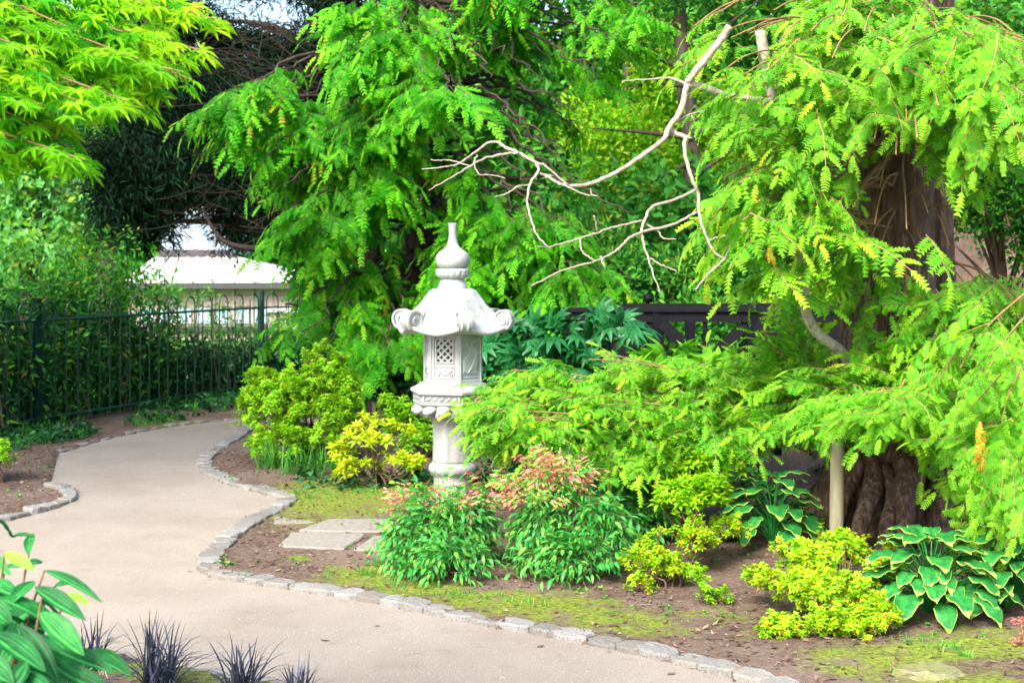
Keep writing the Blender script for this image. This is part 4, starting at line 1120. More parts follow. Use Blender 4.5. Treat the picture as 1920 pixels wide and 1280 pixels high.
# pale bending limb and its dead bare twigs
limb = [P(1640, 770, 8.1), P(1612, 720, 7.95), P(1580, 662, 7.8), P(1541, 632, 7.7), P(1517, 600, 7.65), P(1509, 560, 7.6), P(1504, 500, 7.6), P(1480, 445, 7.6), P(1468, 400, 7.6), P(1462, 330, 7.6), P(1453, 250, 7.6), P(1446, 180, 7.6), P(1433, 110, 7.6), P(1426, 58, 7.6)]
part(rt, 'pale_limb', tube(crm(limb, 60), [.030, .030, .030, .030, .030, .028, .031, .024, .022, .018, .018, .022, .030, .028], 10, bump=.08), [M_PALEB], True, label='pale grey bending limb with peeling bark')
BT = [
 ([(1450, 192), (1419, 187), (1359, 179), (1333, 168), (1310, 162), (1288, 157)], 7.6, 7.45, (13, 17)),
 ([(1369, 50), (1354, 72), (1332, 100), (1310, 128), (1296, 146), (1288, 157)], 7.35, 7.45, (17, 15)),
 ([(1288, 157), (1283, 188), (1273, 213), (1255, 237), (1243, 263), (1212, 286), (1161, 321), (1118, 340), (1085, 348), (1062, 348), (1036, 336), (1012, 324)], 7.45, 7.1, (14, 13, 10, 9, 7, 4)),
 ([(1068, 349), (1023, 312), (1006, 306), (972, 286), (950, 277), (942, 273), (935, 268), (929, 267), (916, 269), (890, 286), (860, 306), (830, 314), (791, 317)], 7.12, 7.3, (3, 7, 6, 4.5, 2)),
 ([(972, 287), (929, 291), (903, 299), (882, 312), (843, 334), (804, 356)], 7.15, 6.95, (5, 4, 2)),
 ([(893, 290), (890, 308), (897, 326), (916, 328), (948, 334)], 7.15, 7.1, (4, 2)),
 ([(880, 311), (850, 302), (808, 300)], 7.15, 7.3, (3, 2)),
 ([(1006, 307), (1011, 321), (996, 342), (989, 377), (996, 411), (1008, 443), (1028, 463)], 7.12, 6.9, (6, 5, 2.5)),
 ([(993, 347), (972, 350), (950, 364), (927, 369)], 7.1, 7.0, (4, 2)),
 ([(1011, 325), (1036, 329)], 7.1, 7.0, (4, 2)),
 ([(1022, 328), (1046, 342), (1066, 351), (1097, 364), (1122, 367)], 7.1, 6.95, (4, 2)), ([(1108, 366), (1107, 353)], 7, 7, (3, 2)),
 ([(1255, 237), (1268, 250), (1285, 257), (1283, 272), (1288, 304), (1298, 338), (1309, 364), (1311, 398), (1320, 433), (1335, 467), (1359, 486), (1384, 501)], 7.4, 7.2, (12, 9, 8, 7, 5, 3)),
 ([(1283, 256), (1297, 260)], 7.4, 7.4, (8, 3)),
 ([(1303, 357), (1268, 372), (1225, 387), (1210, 407), (1202, 433), (1208, 463), (1217, 488), (1225, 518), (1240, 551)], 7.3, 7.0, (6, 6, 4, 2)),
 ([(1309, 396), (1264, 420), (1204, 436), (1178, 448), (1157, 469), (1118, 488), (1058, 506), (996, 535)], 7.28, 6.8, (5, 6, 4, 3)),
 ([(1206, 412), (1148, 426), (1114, 439), (1066, 454), (1028, 463), (1008, 462)], 7.25, 6.9, (5, 4, 2)),
 ([(1285, 158), (1260, 147), (1225, 148), (1167, 151)], 7.45, 7.5, (6, 2)),
 ([(1217, 482), (1238, 497), (1268, 509)], 7.1, 7.05, (4, 2)),
 ([(1361, 486), (1328, 514), (1305, 542)], 7.2, 7.0, (5, 3)),
 ([(1356, 484), (1389, 476), (1432, 482)], 7.2, 7.3, (4, 2)),
 ([(1330, 450), (1350, 443), (1366, 443), (1371, 458), (1359, 484)], 7.24, 7.2, (3, 3)),
 ([(1270, 228), (1294, 215), (1346, 200)], 7.4, 7.45, (4, 2)), ([(1296, 216), (1305, 233), (1328, 246)], 7.4, 7.4, (3, 2)),
 ([(1212, 420), (1232, 432), (1245, 446), (1268, 447)], 7.2, 7.15, (4, 2)), ([(1088, 447), (1092, 471), (1114, 486)], 6.95, 6.9, (4, 3)), ([(1120, 436), (1114, 404)], 6.95, 6.9, (4, 3)),
 ([(1126, 483), (1130, 492), (1133, 503)], 6.9, 6.9, (5, 5)),
]
for pts, d0, d1, wds in BT:
    n = len(pts); q = [P(x + rnd(-1, 1), y + rnd(-1, 1), d0 + (d1 - d0) * i_ / (n - 1)) for i_, (x, y) in enumerate(pts)]
    w_ = np.array(wds, float) / 2 * 7.2 / FPX * .92
    nn = max(6, n * 5)
    c = crm(q, nn); c += rng.normal(size=c.shape) * .0016
    part(rt, 'bare_branch', tube(c, np.interp(np.linspace(0, 1, nn), np.linspace(0, 1, len(w_)), w_), 7, bump=.10), [M_PALEB], True)

# foliage tiers of the right conifer
Ms = []; LB_ = []
def rlimb(a, b, n, spread, size, droop=.5, r0=.02, u0=.1, lift=.08):
    droop *= .45
    a = np.array(a); b = np.array(b); L = np.linalg.norm(b - a)
    pts = [a, a * .5 + b * .5 + [0, 0, lift * L], a * .2 + b * .8 + [0, 0, lift * .8 * L], b]
    LB_.append(tube(crm(pts, 14), [r0, r0 * .6, .004], 6, caps=False, bump=.08))
    Ms.append(limb_sprays(pts, int(n * 1.02), spread, size, u0, droop=droop))
topx = [860, 900, 1000, 1100, 1200, 1300, 1400, 1450, 1500, 1600, 1700, 1800, 1900, 1960]
topy = [725, 705, 695, 685, 695, 680, 670, 650, 640, 640, 650, 630, 650, 660]
boty = [770, 790, 815, 815, 840, 820, 790, 780, 775, 785, 770, 790, 850, 870]
anchor = P(1650, 740, 8.0)
cnt = 0
while cnt < 135:
    x = rnd(870, 1950); u = rnd(0, 1) ** .8
    yt, yb = np.interp(x, topx, topy), np.interp(x, topx, boty)
    y = yt + (yb - yt) * u + 26 * (vnoise(np.array([x * .02]), np.array([u * 3.]), 1, 55)[0] - .5) * 2
    d = np.interp(x, [870, 1200, 1480, 1570, 1950], [8.5, 8.6, 8.5, 8.0, 7.9]) - np.interp(x, [870, 1300, 1500, 1570], [.8, .6, .6, 1.4]) * u + rnd(-.2, .2)
    e = P(x, y, d)
    s = anchor * .35 + e * .65 + [rnd(-.25, .25), rnd(.0, .35), -rnd(.02, .14)] if x < 1560 or x > 1760 else anchor + [rnd(-.2, .2), -.3, -.1]
    L = np.linalg.norm(e - s)
    if L > 1.1: s = e + (s - e) / L * 1.1
    rlimb(s, e, 21, .30, .9, -.25 if u < .45 else .1, .006, .15, .03); cnt += 1
for k in range(9):       # the branches that carry this tier
    e = P(*[(930, 760, 8.2), (1050, 770, 8.1), (1180, 790, 8.0), (1300, 760, 8.1), (1450, 760, 7.9), (1570, 800, 6.98), (1700, 760, 6.5), (1850, 780, 6.4), (1940, 720, 7.2)][k])
    pts = [anchor, anchor * .5 + e * .5 + [0, 0, -.12], e + [0, 0, -.03]]
    LB_.append(tube(crm(pts, 18), [.03, .018, .008], 8, bump=.1))
# hanging sprays at the right edge and in front of the trunk
for (x, y, d) in ((1850, 700, 6.3), (1900, 720, 6.1), (1880, 860, 6.2), (1910, 930, 6.1), (1870, 940, 6.4), (1840, 900, 6.6), (1920, 820, 6.0), (1900, 990, 6.3), (1830, 840, 6.8), (1800, 690, 6.5), (1940, 880, 6.1), (1860, 790, 6.4), (1780, 810, 6.7), (1640, 850, 7.0), (1600, 850, 7.0)):
    e = P(x, y, d); s = e + [rnd(.1, .5), rnd(.0, .3), rnd(.25, .45)]
    rlimb(s, e, 10, .16, .95, .9, .006, .3)
# upper tiers
UP = [(1400, 60, 7.3), (1340, 30, 7.5), (1300, 50, 7.6), (1450, 20, 7.4), (1360, 130, 7.2), (1420, 150, 7.0), (1370, 190, 7.1), (1480, 140, 6.9), (1400, 235, 7.2), (1500, 200, 6.9), (1560, 110, 6.8), (1520, 60, 7.0), (1620, 60, 7.0), (1580, 30, 7.2),
      (1640, 150, 6.7), (1700, 100, 6.7), (1760, 60, 6.8), (1840, 90, 6.7), (1900, 60, 6.8), (1880, 150, 6.5), (1700, 230, 6.6), (1760, 200, 6.5), (1640, 260, 6.7), (1590, 300, 6.8), (1540, 260, 6.9), (1680, 290, 6.6), (1720, 260, 6.5), (1800, 230, 6.6), (1860, 210, 6.6),
      (1440, 300, 7.2), (1420, 340, 7.2), (1400, 400, 7.1), (1480, 330, 7.1), (1540, 370, 7.0), (1460, 400, 7.1), (1380, 410, 7.3), (1340, 400, 7.4), (1560, 430, 7.1), (1600, 390, 7.0), (1500, 420, 7.2), (1430, 430, 7.2), (1400, 460, 7.3), (1640, 420, 7.1), (1700, 430, 7.0),
      (1920, 180, 6.4), (1900, 260, 6.6), (1600, 200, 6.8), (1460, 80, 7.2), (1310, 90, 7.7), (1570, 470, 7.3), (1480, 240, 7.1), (1440, 520, 7.7), (1430, 600, 8.9), (1540, 500, 7.6),
      (1700, 560, 7.6), (1760, 590, 7.4), (1830, 570, 7.3), (1880, 600, 7.2), (1900, 560, 7.2), (1780, 640, 7.2), (1850, 630, 7.2), (1640, 580, 7.8), (1720, 480, 7.7), (1620, 480, 7.7), (1730, 330, 7.1), (1770, 370, 7.0), (1790, 300, 6.9), (1740, 400, 7.2), (1800, 420, 7.1), (1780, 460, 7.3), (1810, 350, 7.0), (1720, 290, 7.0), (1750, 520, 7.4), (1700, 540, 7.5), (1650, 350, 7.3), (1640, 520, 7.6)]
tk = lambda z: P(1690, HOR + (EYE - z) * FPX / 8.4, 8.4)
for (x, y, d) in UP:
    e = P(x, y, d); L0 = tk(e[2] + rnd(.1, .5)); v = L0 - e; L = np.linalg.norm(v); s = e + v / L * min(L, rnd(.8, 1.3))
    if abs(e[0] - L0[0]) > .3: LB_.append(tube(crm([L0, (L0 + s) / 2 + [0, 0, .06], s], 8), [.02, .01], 5, caps=False))
    rlimb(s, e, 17, .28, 1.05, .6, .008, .1)
for k in range(60):
    x, y = rnd(1330, 1960), rnd(-80, 430)
    if y > 200 and (x > 1740 or (1590 < x)): continue
    e = P(x, y, rnd(7.0, 8.4)); v = tk(e[2]) - e; v[1] = max(v[1], 0); L = np.linalg.norm(v) + .01; s = e + v / L * min(L, 1.0) + [0, 0, .1]
    rlimb(s, e, 13, .3, 1.0, .6, .008, .1)
for k in range(14):      # above the picture
    e = P(rnd(1300, 2300), rnd(-600, -120), rnd(6.6, 10)); s = tk(e[2] + .3); rlimb(s, e, 16, .4, 1.3, .6, .02, .3)
M = np.vstack(Ms); px, py = npx(M)
keep = ~((py > 640) & (py < 1050) & (px > 1580) & (px < 1800) & (py > np.interp(px, topx, boty) + 15)) & ~((px < 1290) & (py < 600))
keep &= ~((px > 1525) & (px < 1770) & (py > 245) & (py < 430) & (rng.random(len(px)) < np.where(px < 1690, .88, .15)))
keep &= ~((px > 1550) & (px < 1760) & (py >= 430) & (py < 620) & (rng.random(len(px)) < .66))
_lx = np.interp(py, [40, 110, 180, 250, 330, 400, 445, 500, 560, 600, 632, 662], [1426, 1433, 1446, 1453, 1462, 1468, 1480, 1504, 1509, 1517, 1541, 1580])
keep &= ~((np.abs(px - _lx) < 42) & (M[:, 1, 3] < 7.75) & (((py > 425) & (py < 640)) | ((py > 30) & (py < 95)) | ((np.abs(px - _lx) < 30) & (rng.random(len(px)) < .75))) & (py > 20) & (py < 650))
keep &= ~((py > 985) & (px > 1780))
gapn = vnoise(M[:, 0, 3] + 20, M[:, 2, 3] + 20, 3.1, 78); keep &= ~((gapn < .34) & (py < 600))
keep &= ~((px > 1150) & (px < 1575) & (py > 548) & (py < np.interp(px, [1150, 1420, 1500, 1575], [690, 660, 625, 610]))) & ~((px < 1310) & (py < 690))
keep &= ~((px > 780) & (px < 915) & (py < 900))
keep &= ~((np.abs(px - np.interp(py, [40, 157, 235, 290, 350], [1375, 1290, 1258, 1215, 1080])) < 60) & (py < 345) & (py > 25) & (M[:, 1, 3] < 7.6))
keep &= ~((np.abs(px - np.interp(py, [235, 270, 398, 486], [1260, 1285, 1311, 1359])) < 32) & (py >= 235) & (py < 500) & (M[:, 1, 3] < 7.5))
keep &= ~((px > 1285) & (px < 1345) & (py > 130) & (py < 600))
keep &= ~((py > np.interp(px, topx, boty) + 45) & (px > 860) & (px < 1790))
M = M[keep]
part(rt, 'limb', merge(LB_), [M_RTWIG], True)
foliage(rt, 'leaf_spray', SP_MID, M, [M_CON2, M_RTWIG], 300, lo=SP_MIDL, protomeshes=pm('mid', SP_MID, [M_CON2, M_RTWIG]))
# the russet dead tuft hanging at the right
gs = []
for k in range(26):
    p = P(1838 + rnd(-8, 8), 790 + k * 3.0, 6.05 + rnd(-.03, .03)); f_ = frond(rnd(.03, .06), .02, 6, .3, 0, .86)
    gs.append(xf(f_, leafM(p, [rnd(-.6, .6), rnd(-.5, .3), -1], [0, -1, .2])))
part(rt, 'dead_spray', merge(gs), [M_CON2], label='dry orange-brown hanging spray')
gs = []
for k in range(9):
    p = P(1446 + rnd(-5, 5), 452 + k * 3.5, 7.0); gs.append(xf(frond(.05, .018, 6, .3, 0, .86), leafM(p, [rnd(-.5, .5), rnd(-.5, .3), -1], [0, -1, .2])))
part(rt, 'dead_spray', merge(gs), [M_CON2], label='small dry brown spray beside the pale limb')

# ================================================================== MAPLE, TOP LEFT
def maple_leaves():
    out = []
    for k in range(8):
        out.append(palmate(7, .050 * rnd(.85, 1.1), .30, 128, rnd(.25, .75), rnd(.1, .5), .30))
    out[0].t[:] = .9; 
    return out
ML = maple_leaves()
mb = np.array([-2.35, 3.7, 0.0])
mt_ = thing('maple_tree', 'bright yellow-green maple whose branches reach in from the top left corner', 'tree', mb)
part(mt_, 'trunk', tube(crm([mb + [0, 0, -.1], mb + [.05, 0, .8], mb + [-.05, .05, 1.6], mb + [.05, .1, 2.6]], 20), [.10, .08, .07, .04], 12, bump=.06), [M_BARKD], True)
MT = [(415, 38, 3.3), (395, 25, 3.4), (380, 95, 3.2), (345, 135, 3.1), (330, 60, 3.3), (360, 150, 3.15), (270, 200, 3.1), (240, 190, 3.0), (300, 10, 3.3), (320, 165, 3.2), (160, 300, 3.0), (150, 300, 3.1), (110, 260, 3.1), (60, 300, 3.1), (130, 250, 3.2), (30, 300, 3.1), (200, 130, 3.2), (150, 60, 3.1), (60, 60, 3.1), (100, 140, 3.1), (40, 200, 3.2), (230, 60, 3.2), (260, 110, 3.1), (180, 200, 3.0), (90, 200, 3.0), (20, 120, 3.0), (230, 20, 3.3), (350, 20, 3.4), (280, 140, 3.2), (10, 260, 3.1), (120, 20, 3.2), (40, 0, 3.2), (200, 170, 3.3), (-60, 150, 3.1), (-100, 60, 3.0), (-80, 260, 3.1), (140, 160, 3.1), (70, 100, 3.0), (310, 100, 3.25)]
Ms = []; tb = []; tj = []
for (x, y, d) in MT:
    e = P(x, y, d); s = mb + [0, 0, min(e[2] + .12 + rnd(0, .3), 2.6)]
    v = e - s; mid = s + v * .5 + [0, 0, .09]; m2 = s + v * .8 + [0, 0, .05]
    c = crm([s, mid, m2, e], 40); tb.append(tube(c, [.009, .0035, .0012], 5, caps=False, bump=.05))
    n = 42
    for k in range(n):
        u = rnd(.62, 1.0) if k > 1 else .99
        p = c[int(u * 39)]; dd = c[39] - c[30]; dd /= np.linalg.norm(dd)
        lat = np.cross(dd, [0, 0, 1]); lat /= np.linalg.norm(lat)
        s_ = rnd(-1, 1)
        p2 = p + lat * s_ * .11 * (1.3 - u) / .5 + [0, 0, rnd(-.035, .012)]
        if k % 3 == 0: tb.append(tube([p, p2], [.0012, .0008], 3, 0, caps=False))
        y_ = dd + lat * s_ * 1.1 + [0, 0, -rnd(.0, .55)]
        if p2[1] > 1:
            Ms.append(leafM(p2, y_, [rnd(-.5, .5), rnd(-.9, .1), 1], rnd(.7, 1.25)))
            px_ = 960 + FPX * p2[0] / p2[1]; py_ = HOR + FPX * (EYE - p2[2]) / p2[1]
            tj.append(.30 * sstep(170, 330, px_) * sstep(230, 80, py_) + rnd(-.25, .2) - .15 * sstep(200, 0, px_))  # sunlight painted into the tint: upper right leaves yellower, left ones darker
M = np.array(Ms)
part(mt_, 'branch', merge(tb), [M_RTWIG], True)
foliage(mt_, 'leaf', ML, M, [M_MAPLE], 300, tj=np.array(tj))

# ================================================================== BED PLANTS
AZ = [rosette(7, .038, .017, 100 + k, (.35, .72), .03, 2, .97) for k in range(6)]
def fork(k, n, seed0, L, W, t, acc, at, sp, zs):
    gs = []
    for q in range(n):
        p = np.array([rnd(-sp, sp), rnd(-sp, sp), rnd(-zs, zs)])
        gs.append(xf(rosette(6, L, W, seed0 + 7 * k + q, t, acc, 2, at), leafM(p, [rnd(-1, 1), rnd(-1, 1), rnd(-.2, .2)], [rnd(-.5, .5), rnd(-.5, .5), 1])))
        gs.append(tube([[0, 0, -.05], p * [.6, .6, .5] - [0, 0, .02], p], [.002, .0015, .001], 3, 1, caps=False))
    return merge(gs)
AZS = [fork(k, 5, 200, .036, .016, (.3, .75), .04, .97, .05, .03) for k in range(6)]
# lime azalea by the bend of the path
b0 = G(580, 868)
d_ = b0[1]
azalea('azalea_bush', 'big lime green bush on the inside of the path bend, left of the lantern', 'bush', b0,
       [(500, 770, 52, 62, d_ + .1), (560, 745, 75, 55, d_), (600, 800, 70, 60, d_ - .15), (625, 735, 55, 45, d_ + .2), (610, 680, 38, 35, d_ + .2), (530, 830, 70, 45, d_ - .1), (490, 715, 35, 26, d_ + .1), (640, 780, 40, 50, d_)],
       620, AZS, [M_LIME, M_TWIG], 240, sz=(.9, 1.3), nst=16, r0=.014)
# yellow choisya in front of it
CH = [rosette(6, .065, .024, 300 + k, (.3, .95), .0, 2, .97) for k in range(6)]
b0 = G(715, 918); d_ = b0[1]
azalea('choisya_bush', 'open golden yellow bush with bare lower stems just left of the lantern', 'bush', b0,
       [(690, 790, 22, 20, d_ + .1), (735, 795, 16, 12, d_), (665, 810, 35, 20, d_), (700, 830, 45, 22, d_ - .1), (640, 850, 30, 30, d_), (650, 880, 25, 22, d_ - .1), (765, 812, 30, 14, d_), (745, 862, 60, 16, d_ - .1), (780, 870, 28, 12, d_ - .05), (690, 870, 25, 12, d_)],
       125, CH, [M_CHOI, M_TWIG], 125, sz=(.75, 1.15), nst=18, r0=.009, shell=.2, pname='leaf_whorl')
# green choisya-like bushes behind and right of the pedestal
CHG = [rosette(6, .07, .025, 320 + k, (.2, .75), .03, 2, .97) for k in range(6)]
b0 = G(790, 862); d_ = b0[1]
azalea('evergreen_bush', 'mid green bush in the shade directly behind the lantern pedestal', 'bush', b0,
       [(760, 790, 45, 45, d_ + .3), (790, 830, 45, 35, d_), (730, 760, 25, 25, d_ + .5), (830, 800, 30, 40, d_ + .4)], 230, CHG, [M_LIME, M_TWIG], 120, sz=(.7, 1.1), pname='leaf_whorl')
b0 = G(960, 880); d_ = b0[1]
azalea('evergreen_bush', 'lime and yellow leaved bush just right of the lantern pedestal', 'bush', b0,
       [(915, 770, 30, 45, d_), (960, 790, 50, 50, d_ - .1), (1010, 800, 60, 50, d_ - .1), (1060, 780, 50, 50, d_), (950, 720, 40, 25, d_ + .2)], 330, CHG, [M_CHOI if False else M_LIME, M_TWIG], 200, sz=(.8, 1.2), pname='leaf_whorl')
# backing shrubs that fill behind the low conifer branches
BL_ = [cluster(16, .14, .085, .036, 400 + k, (.2, .75), .03) for k in range(6)]
b0 = G(1180, 925); d_ = b0[1]
azalea('leafy_bush', 'bright green bush filling the bed under the low conifer branches', 'bush', b0,
       [(1100, 800, 80, 60, d_ + .4), (1210, 790, 90, 60, d_ + .3), (1150, 850, 60, 35, d_ - .2), (1320, 790, 90, 60, d_ + .5), (1430, 800, 70, 60, d_ + .6)], 330, BL_, [M_PALE, M_TWIG], 160, sz=(.7, 1.0), upw=.4)
b0 = G(1320, 1030); d_ = b0[1]
azalea('leafy_bush', 'yellow-green bush between the pink-tipped shrubs and the hosta under the conifer', 'bush', b0,
       [(1290, 880, 60, 50, d_), (1240, 860, 45, 40, d_), (1320, 930, 50, 40, d_ - .4), (1270, 940, 40, 45, d_ - .5), (1360, 870, 40, 40, d_ + .1)], 420, CHG, [M_GOLD, M_TWIG], 170, sz=(.6, .95), pname='leaf_whorl')
# low gold azaleas in front
AG = [fork(k, 6, 500, .026, .012, (.25, .78), .13, .93, .045, .02) for k in range(6)]
b0 = G(1250, 1100); d_ = b0[1]
azalea('gold_azalea', 'small yellow-green azalea beside the right-hand pink-tipped shrub', 'shrub', b0,
       [(1210, 1055, 50, 38, d_), (1250, 1025, 55, 40, d_ + .2), (1310, 1008, 62, 36, d_ + .3), (1360, 990, 34, 28, d_ + .5), (1205, 1095, 26, 22, d_ - .15), (1275, 1070, 40, 32, d_)], 150, AG, [M_GOLD, M_TWIG], 150, sz=(.8, 1.15), r0=.007, shell=.2, zmin=.02)
b0 = G(1340, 1135); d_ = b0[1]
azalea('azalea_seedling', 'thin low green azalea seedling on bare soil in front of the mulch', 'shrub', b0,
       [(1310, 1080, 16, 26, d_), (1340, 1110, 32, 10, d_), (1365, 1125, 12, 8, d_), (1330, 1130, 22, 8, d_)], 26, AZS, [M_LIME, M_TWIG], 26, sz=(.45, .7), r0=.004, shell=.1, nst=6, zmin=.01)
b0 = G(1550, 1180); d_ = b0[1]
azalea('gold_azalea', 'wide spreading yellow-green azalea round the foot of the timber prop', 'shrub', b0,
       [(1500, 1050, 62, 52, d_ + .5), (1565, 1035, 70, 45, d_ + .7), (1430, 1080, 55, 28, d_ + .4), (1490, 1105, 75, 42, d_ + .2), (1545, 1115, 65, 45, d_ + .05), (1620, 1100, 75, 50, d_ + .1), (1670, 1075, 40, 50, d_ + .5), (1640, 1150, 60, 38, d_ - .05), (1555, 1175, 75, 36, d_ - .1), (1470, 1180, 60, 32, d_ - .1), (1690, 1160, 24, 28, d_)],
       600, AG, [M_GOLD, M_TWIG], 300, sz=(.7, 1.2), r0=.008, nst=30, shell=.08, zmin=.02, upw=.6)
# nandinas
def nand_spray(seed, tlo, thi, L=.15, lf=.047, w=.0165):
    r = random.Random(seed); gs = []
    ax = crm([[0, 0, 0], [0, L * .5, .01], [0, L, -.03]], 9); gs.append(tube(ax, [.0016, .0008], 3, 1, caps=False))
    for i, u in enumerate((.25, .5, .75, 1.0)):
        p = ax[int(u * 8)]
        for s in (-1, 1):
            if i < 3:
                sub = p + np.array([s * .03 * (1.3 - u), .012, 0])
                for k in range(2 if i < 2 else 1):
                    gs.append(xf(leaf(lf * r.uniform(.75, 1.1), w, 3, .2, .35, r.uniform(tlo, thi), 0, .8), leafM(p if k == 0 else sub, [s * r.uniform(.7, 1.4), r.uniform(.2, .9), -r.uniform(.2, .8)], [0, -.2, 1])))
    gs.append(xf(leaf(lf * 1.1, w, 3, .2, .4, r.uniform(tlo, thi), 0, .8), leafM(ax[-1], [0, 1, -.4], [0, 0, 1])))
    return merge(gs)
NG = [nand_spray(600 + k, .15, .62) for k in range(6)]
NT = [nand_spray(640 + k, .45, .78, .15, .042, .013) for k in range(5)] + [nand_spray(650 + k, .80, .97, .15, .040, .011) for k in range(5)]
def nandina(label, base, lobes, n, toplobes, nt_):
    base = np.array(base, float); t = thing('nandina_bush', label, 'bush', base, 'pink-tipped leafy bushes in front of the lantern')
    pos, dr = lobes_points(lobes, n, .45, -.7)
    ok = pos[:, 2] > gz(pos[:, 0], pos[:, 1]) + .05; pos = pos[ok]; dr = dr[ok]
    y = dr + rng.normal(size=pos.shape) * .35; y[:, 2] = y[:, 2] * .5 - .12
    M = frames(pos - .06 * y, y, np.c_[rng.normal(size=len(pos)) * .3, rng.normal(size=len(pos)) * .3 - .25, np.ones(len(pos))], rng.uniform(.75, 1.2, len(pos)))
    foliage(t, 'leaf_spray', NG, M, [M_NAND, M_TWIG], 260, protomeshes=pm('nand', NG, [M_NAND, M_TWIG]))
    pos2, dr2 = lobes_points(toplobes, nt_, .1, -.2)
    q_ = (960 + FPX * pos2[:, 0] / pos2[:, 1]); r_ = HOR + FPX * (EYE - pos2[:, 2]) / pos2[:, 1]; ok = ~((q_ > 808) & (q_ < 892) & (r_ < 950) & (rng.random(len(q_)) < .8)); pos2 = pos2[ok]; dr2 = dr2[ok]
    y = dr2 * .6 + rng.normal(size=pos2.shape) * .5; y[:, 2] = np.abs(y[:, 2]) * .6 + .25
    M = frames(pos2, y, np.c_[rng.normal(size=(len(pos2), 2)) * .4, np.ones(len(pos2))], rng.uniform(.6, 1.1, len(pos2)))
    foliage(t, 'new_growth', NT, M, [M_NAND, M_TWIG], 120, protomeshes=pm('nandt', NT, [M_NAND, M_TWIG], 'new_growth'))
    stems(t, base, np.vstack([pos, pos2]), 22, .006, name='stem')
    return t
b0 = G(830, 1092); d_ = b0[1]
n1_ = nandina('left of the two pink-tipped leafy bushes hiding the foot of the lantern', b0, [(825, 1010, 88, 60, d_ + .25), (765, 1020, 45, 40, d_ + .3), (845, 1062, 75, 40, d_), (875, 990, 50, 50, d_ + .35), (775, 1058, 40, 26, d_ + .1)], 430,
        [(800, 950, 60, 20, d_ + .3), (850, 935, 70, 22, d_ + .4), (915, 925, 30, 20, d_ + .5), (760, 965, 35, 14, d_ + .2), (870, 965, 60, 18, d_ + .2), (930, 960, 40, 22, d_ + .4), ], 140)
b0 = G(1070, 1092); d_ = b0[1]
nandina('dense pink-tipped leafy bush right of the lantern, with the strongest pink top', b0, [(1070, 990, 88, 75, d_ + .25), (1010, 985, 45, 50, d_ + .3), (1080, 1055, 88, 42, d_), (1130, 1000, 50, 55, d_ + .2), (1020, 1050, 40, 32, d_ + .1)], 460,
        [(1030, 905, 65, 20, d_ + .3), (1060, 920, 55, 22, d_ + .3), (980, 930, 35, 20, d_ + .3), (1080, 895, 40, 16, d_ + .5), (1020, 875, 30, 12, d_ + .4), (1000, 950, 40, 14, d_ + .1)], 180)
b0 = G(1215, 1020); d_ = b0[1]
nandina('green nandina bush behind the pinkest one, a little red at its top left', b0, [(1190, 940, 70, 55, d_ + .2), (1240, 930, 45, 50, d_ + .3), (1200, 985, 55, 30, d_)], 260, [(1140, 880, 16, 12, d_ + .3), (1170, 890, 10, 8, d_ + .3)], 14)

# hostas
def hosta_leaf(L=.19, W=.125, seed=0):
    r = random.Random(seed); seg = 9; cols = [-1, -.925, -.45, 0, .45, .925, 1]
    V = []; F = []; T = []
    for i in range(seg + 1):
        u = i / seg
        wd = W / 2 * (math.sin(math.pi * min(1, u ** .72)) ** .75) if 0 < u < 1 else (W * .06 if u == 0 else .001)
        y = L * u; z = .10 * L * math.sin(u * 2.2) - .38 * L * u ** 2.2
        for c in cols:
            wave = .010 * math.sin(u * 14 + c * 2 + seed) * abs(c)
            V.append([c * wd, y - .03 * L * (1 - u) * abs(c), z + .26 * wd * abs(c) ** 1.2 - .22 * wd * abs(c) ** 3 + wave + (.004 * math.cos(c * 14))])
    for i in range(seg):
        for k in range(6):
            a_ = 7 * i + k; F.append([a_, a_ + 1, a_ + 8, a_ + 7]); T.append(1.0 if (k in (0, 5) or i == seg - 1) else .35 + .15 * (k % 2) + r.uniform(-.1, .15))
    return Geo(V, quads(F), np.concatenate([T, T]), 0)
HL = [hosta_leaf(.2 * r_, .135 * r_, k) for k, r_ in enumerate((1, .95, 1.05, .85, .9))]
HM = [mesh(g, 'leaf', [M_HOSTA], True) for g in HL]
def hosta(label, base, n, spread, height_, s=1.0, seed=0, grp='white-edged hostas'):
    r = random.Random(seed); base = np.array(base, float); t = thing('hosta', label, 'plant', base, grp); pet_ = []
    for k in range(n):
        a = k * 2.39996 + r.uniform(-.3, .3); f = math.sqrt((k + .6) / n)
        rr = spread * (.04 + .88 * f) * r.uniform(.85, 1.1); z = height_ * (1.05 - .75 * f ** 1.6) * r.uniform(.9, 1.1)
        tip = np.array([math.cos(a) * rr * .62, math.sin(a) * rr * .62, z])
        d = np.array([math.cos(a), math.sin(a), .6 - .95 * f + r.uniform(-.2, .2)])
        up = np.array([-math.cos(a) * (.3 - .9 * f), -math.sin(a) * (.3 - .9 * f), 1.0])
        M = leafM(tip, d, up, s * r.uniform(.8, 1.15))
        o = bpy.data.objects.new('leaf', HM[k % 5]); COL.objects.link(o); o.parent = t; o.matrix_basis = Matrix(M.tolist())
        pet_.append(tube(crm([base + [0, 0, -.02], base + tip * [.3, .3, .6], base + tip], 7), [.005, .004, .003], 5, 0, .5, caps=False))
    part(t, 'leaf_stalk', merge(pet_), [M_HOSTA], True)
    return t
hosta('white-edged hosta under the low conifer branches, left of the timber prop', G(1450, 1026), 46, .40, .36, .80, 1)
hosta('large white-edged hosta right of the timber prop, in front of the tree roots', G(1745, 1150), 72, .44, .34, .76, 2)
hosta('white-edged hosta at the right edge of the picture with hole-eaten leaves', G(1890, 1140), 64, .42, .36, .76, 3)
hosta('plain small hosta tucked in the shade behind the other hosta left of the prop', G(1400, 930), 16, .26, .24, .7, 4)

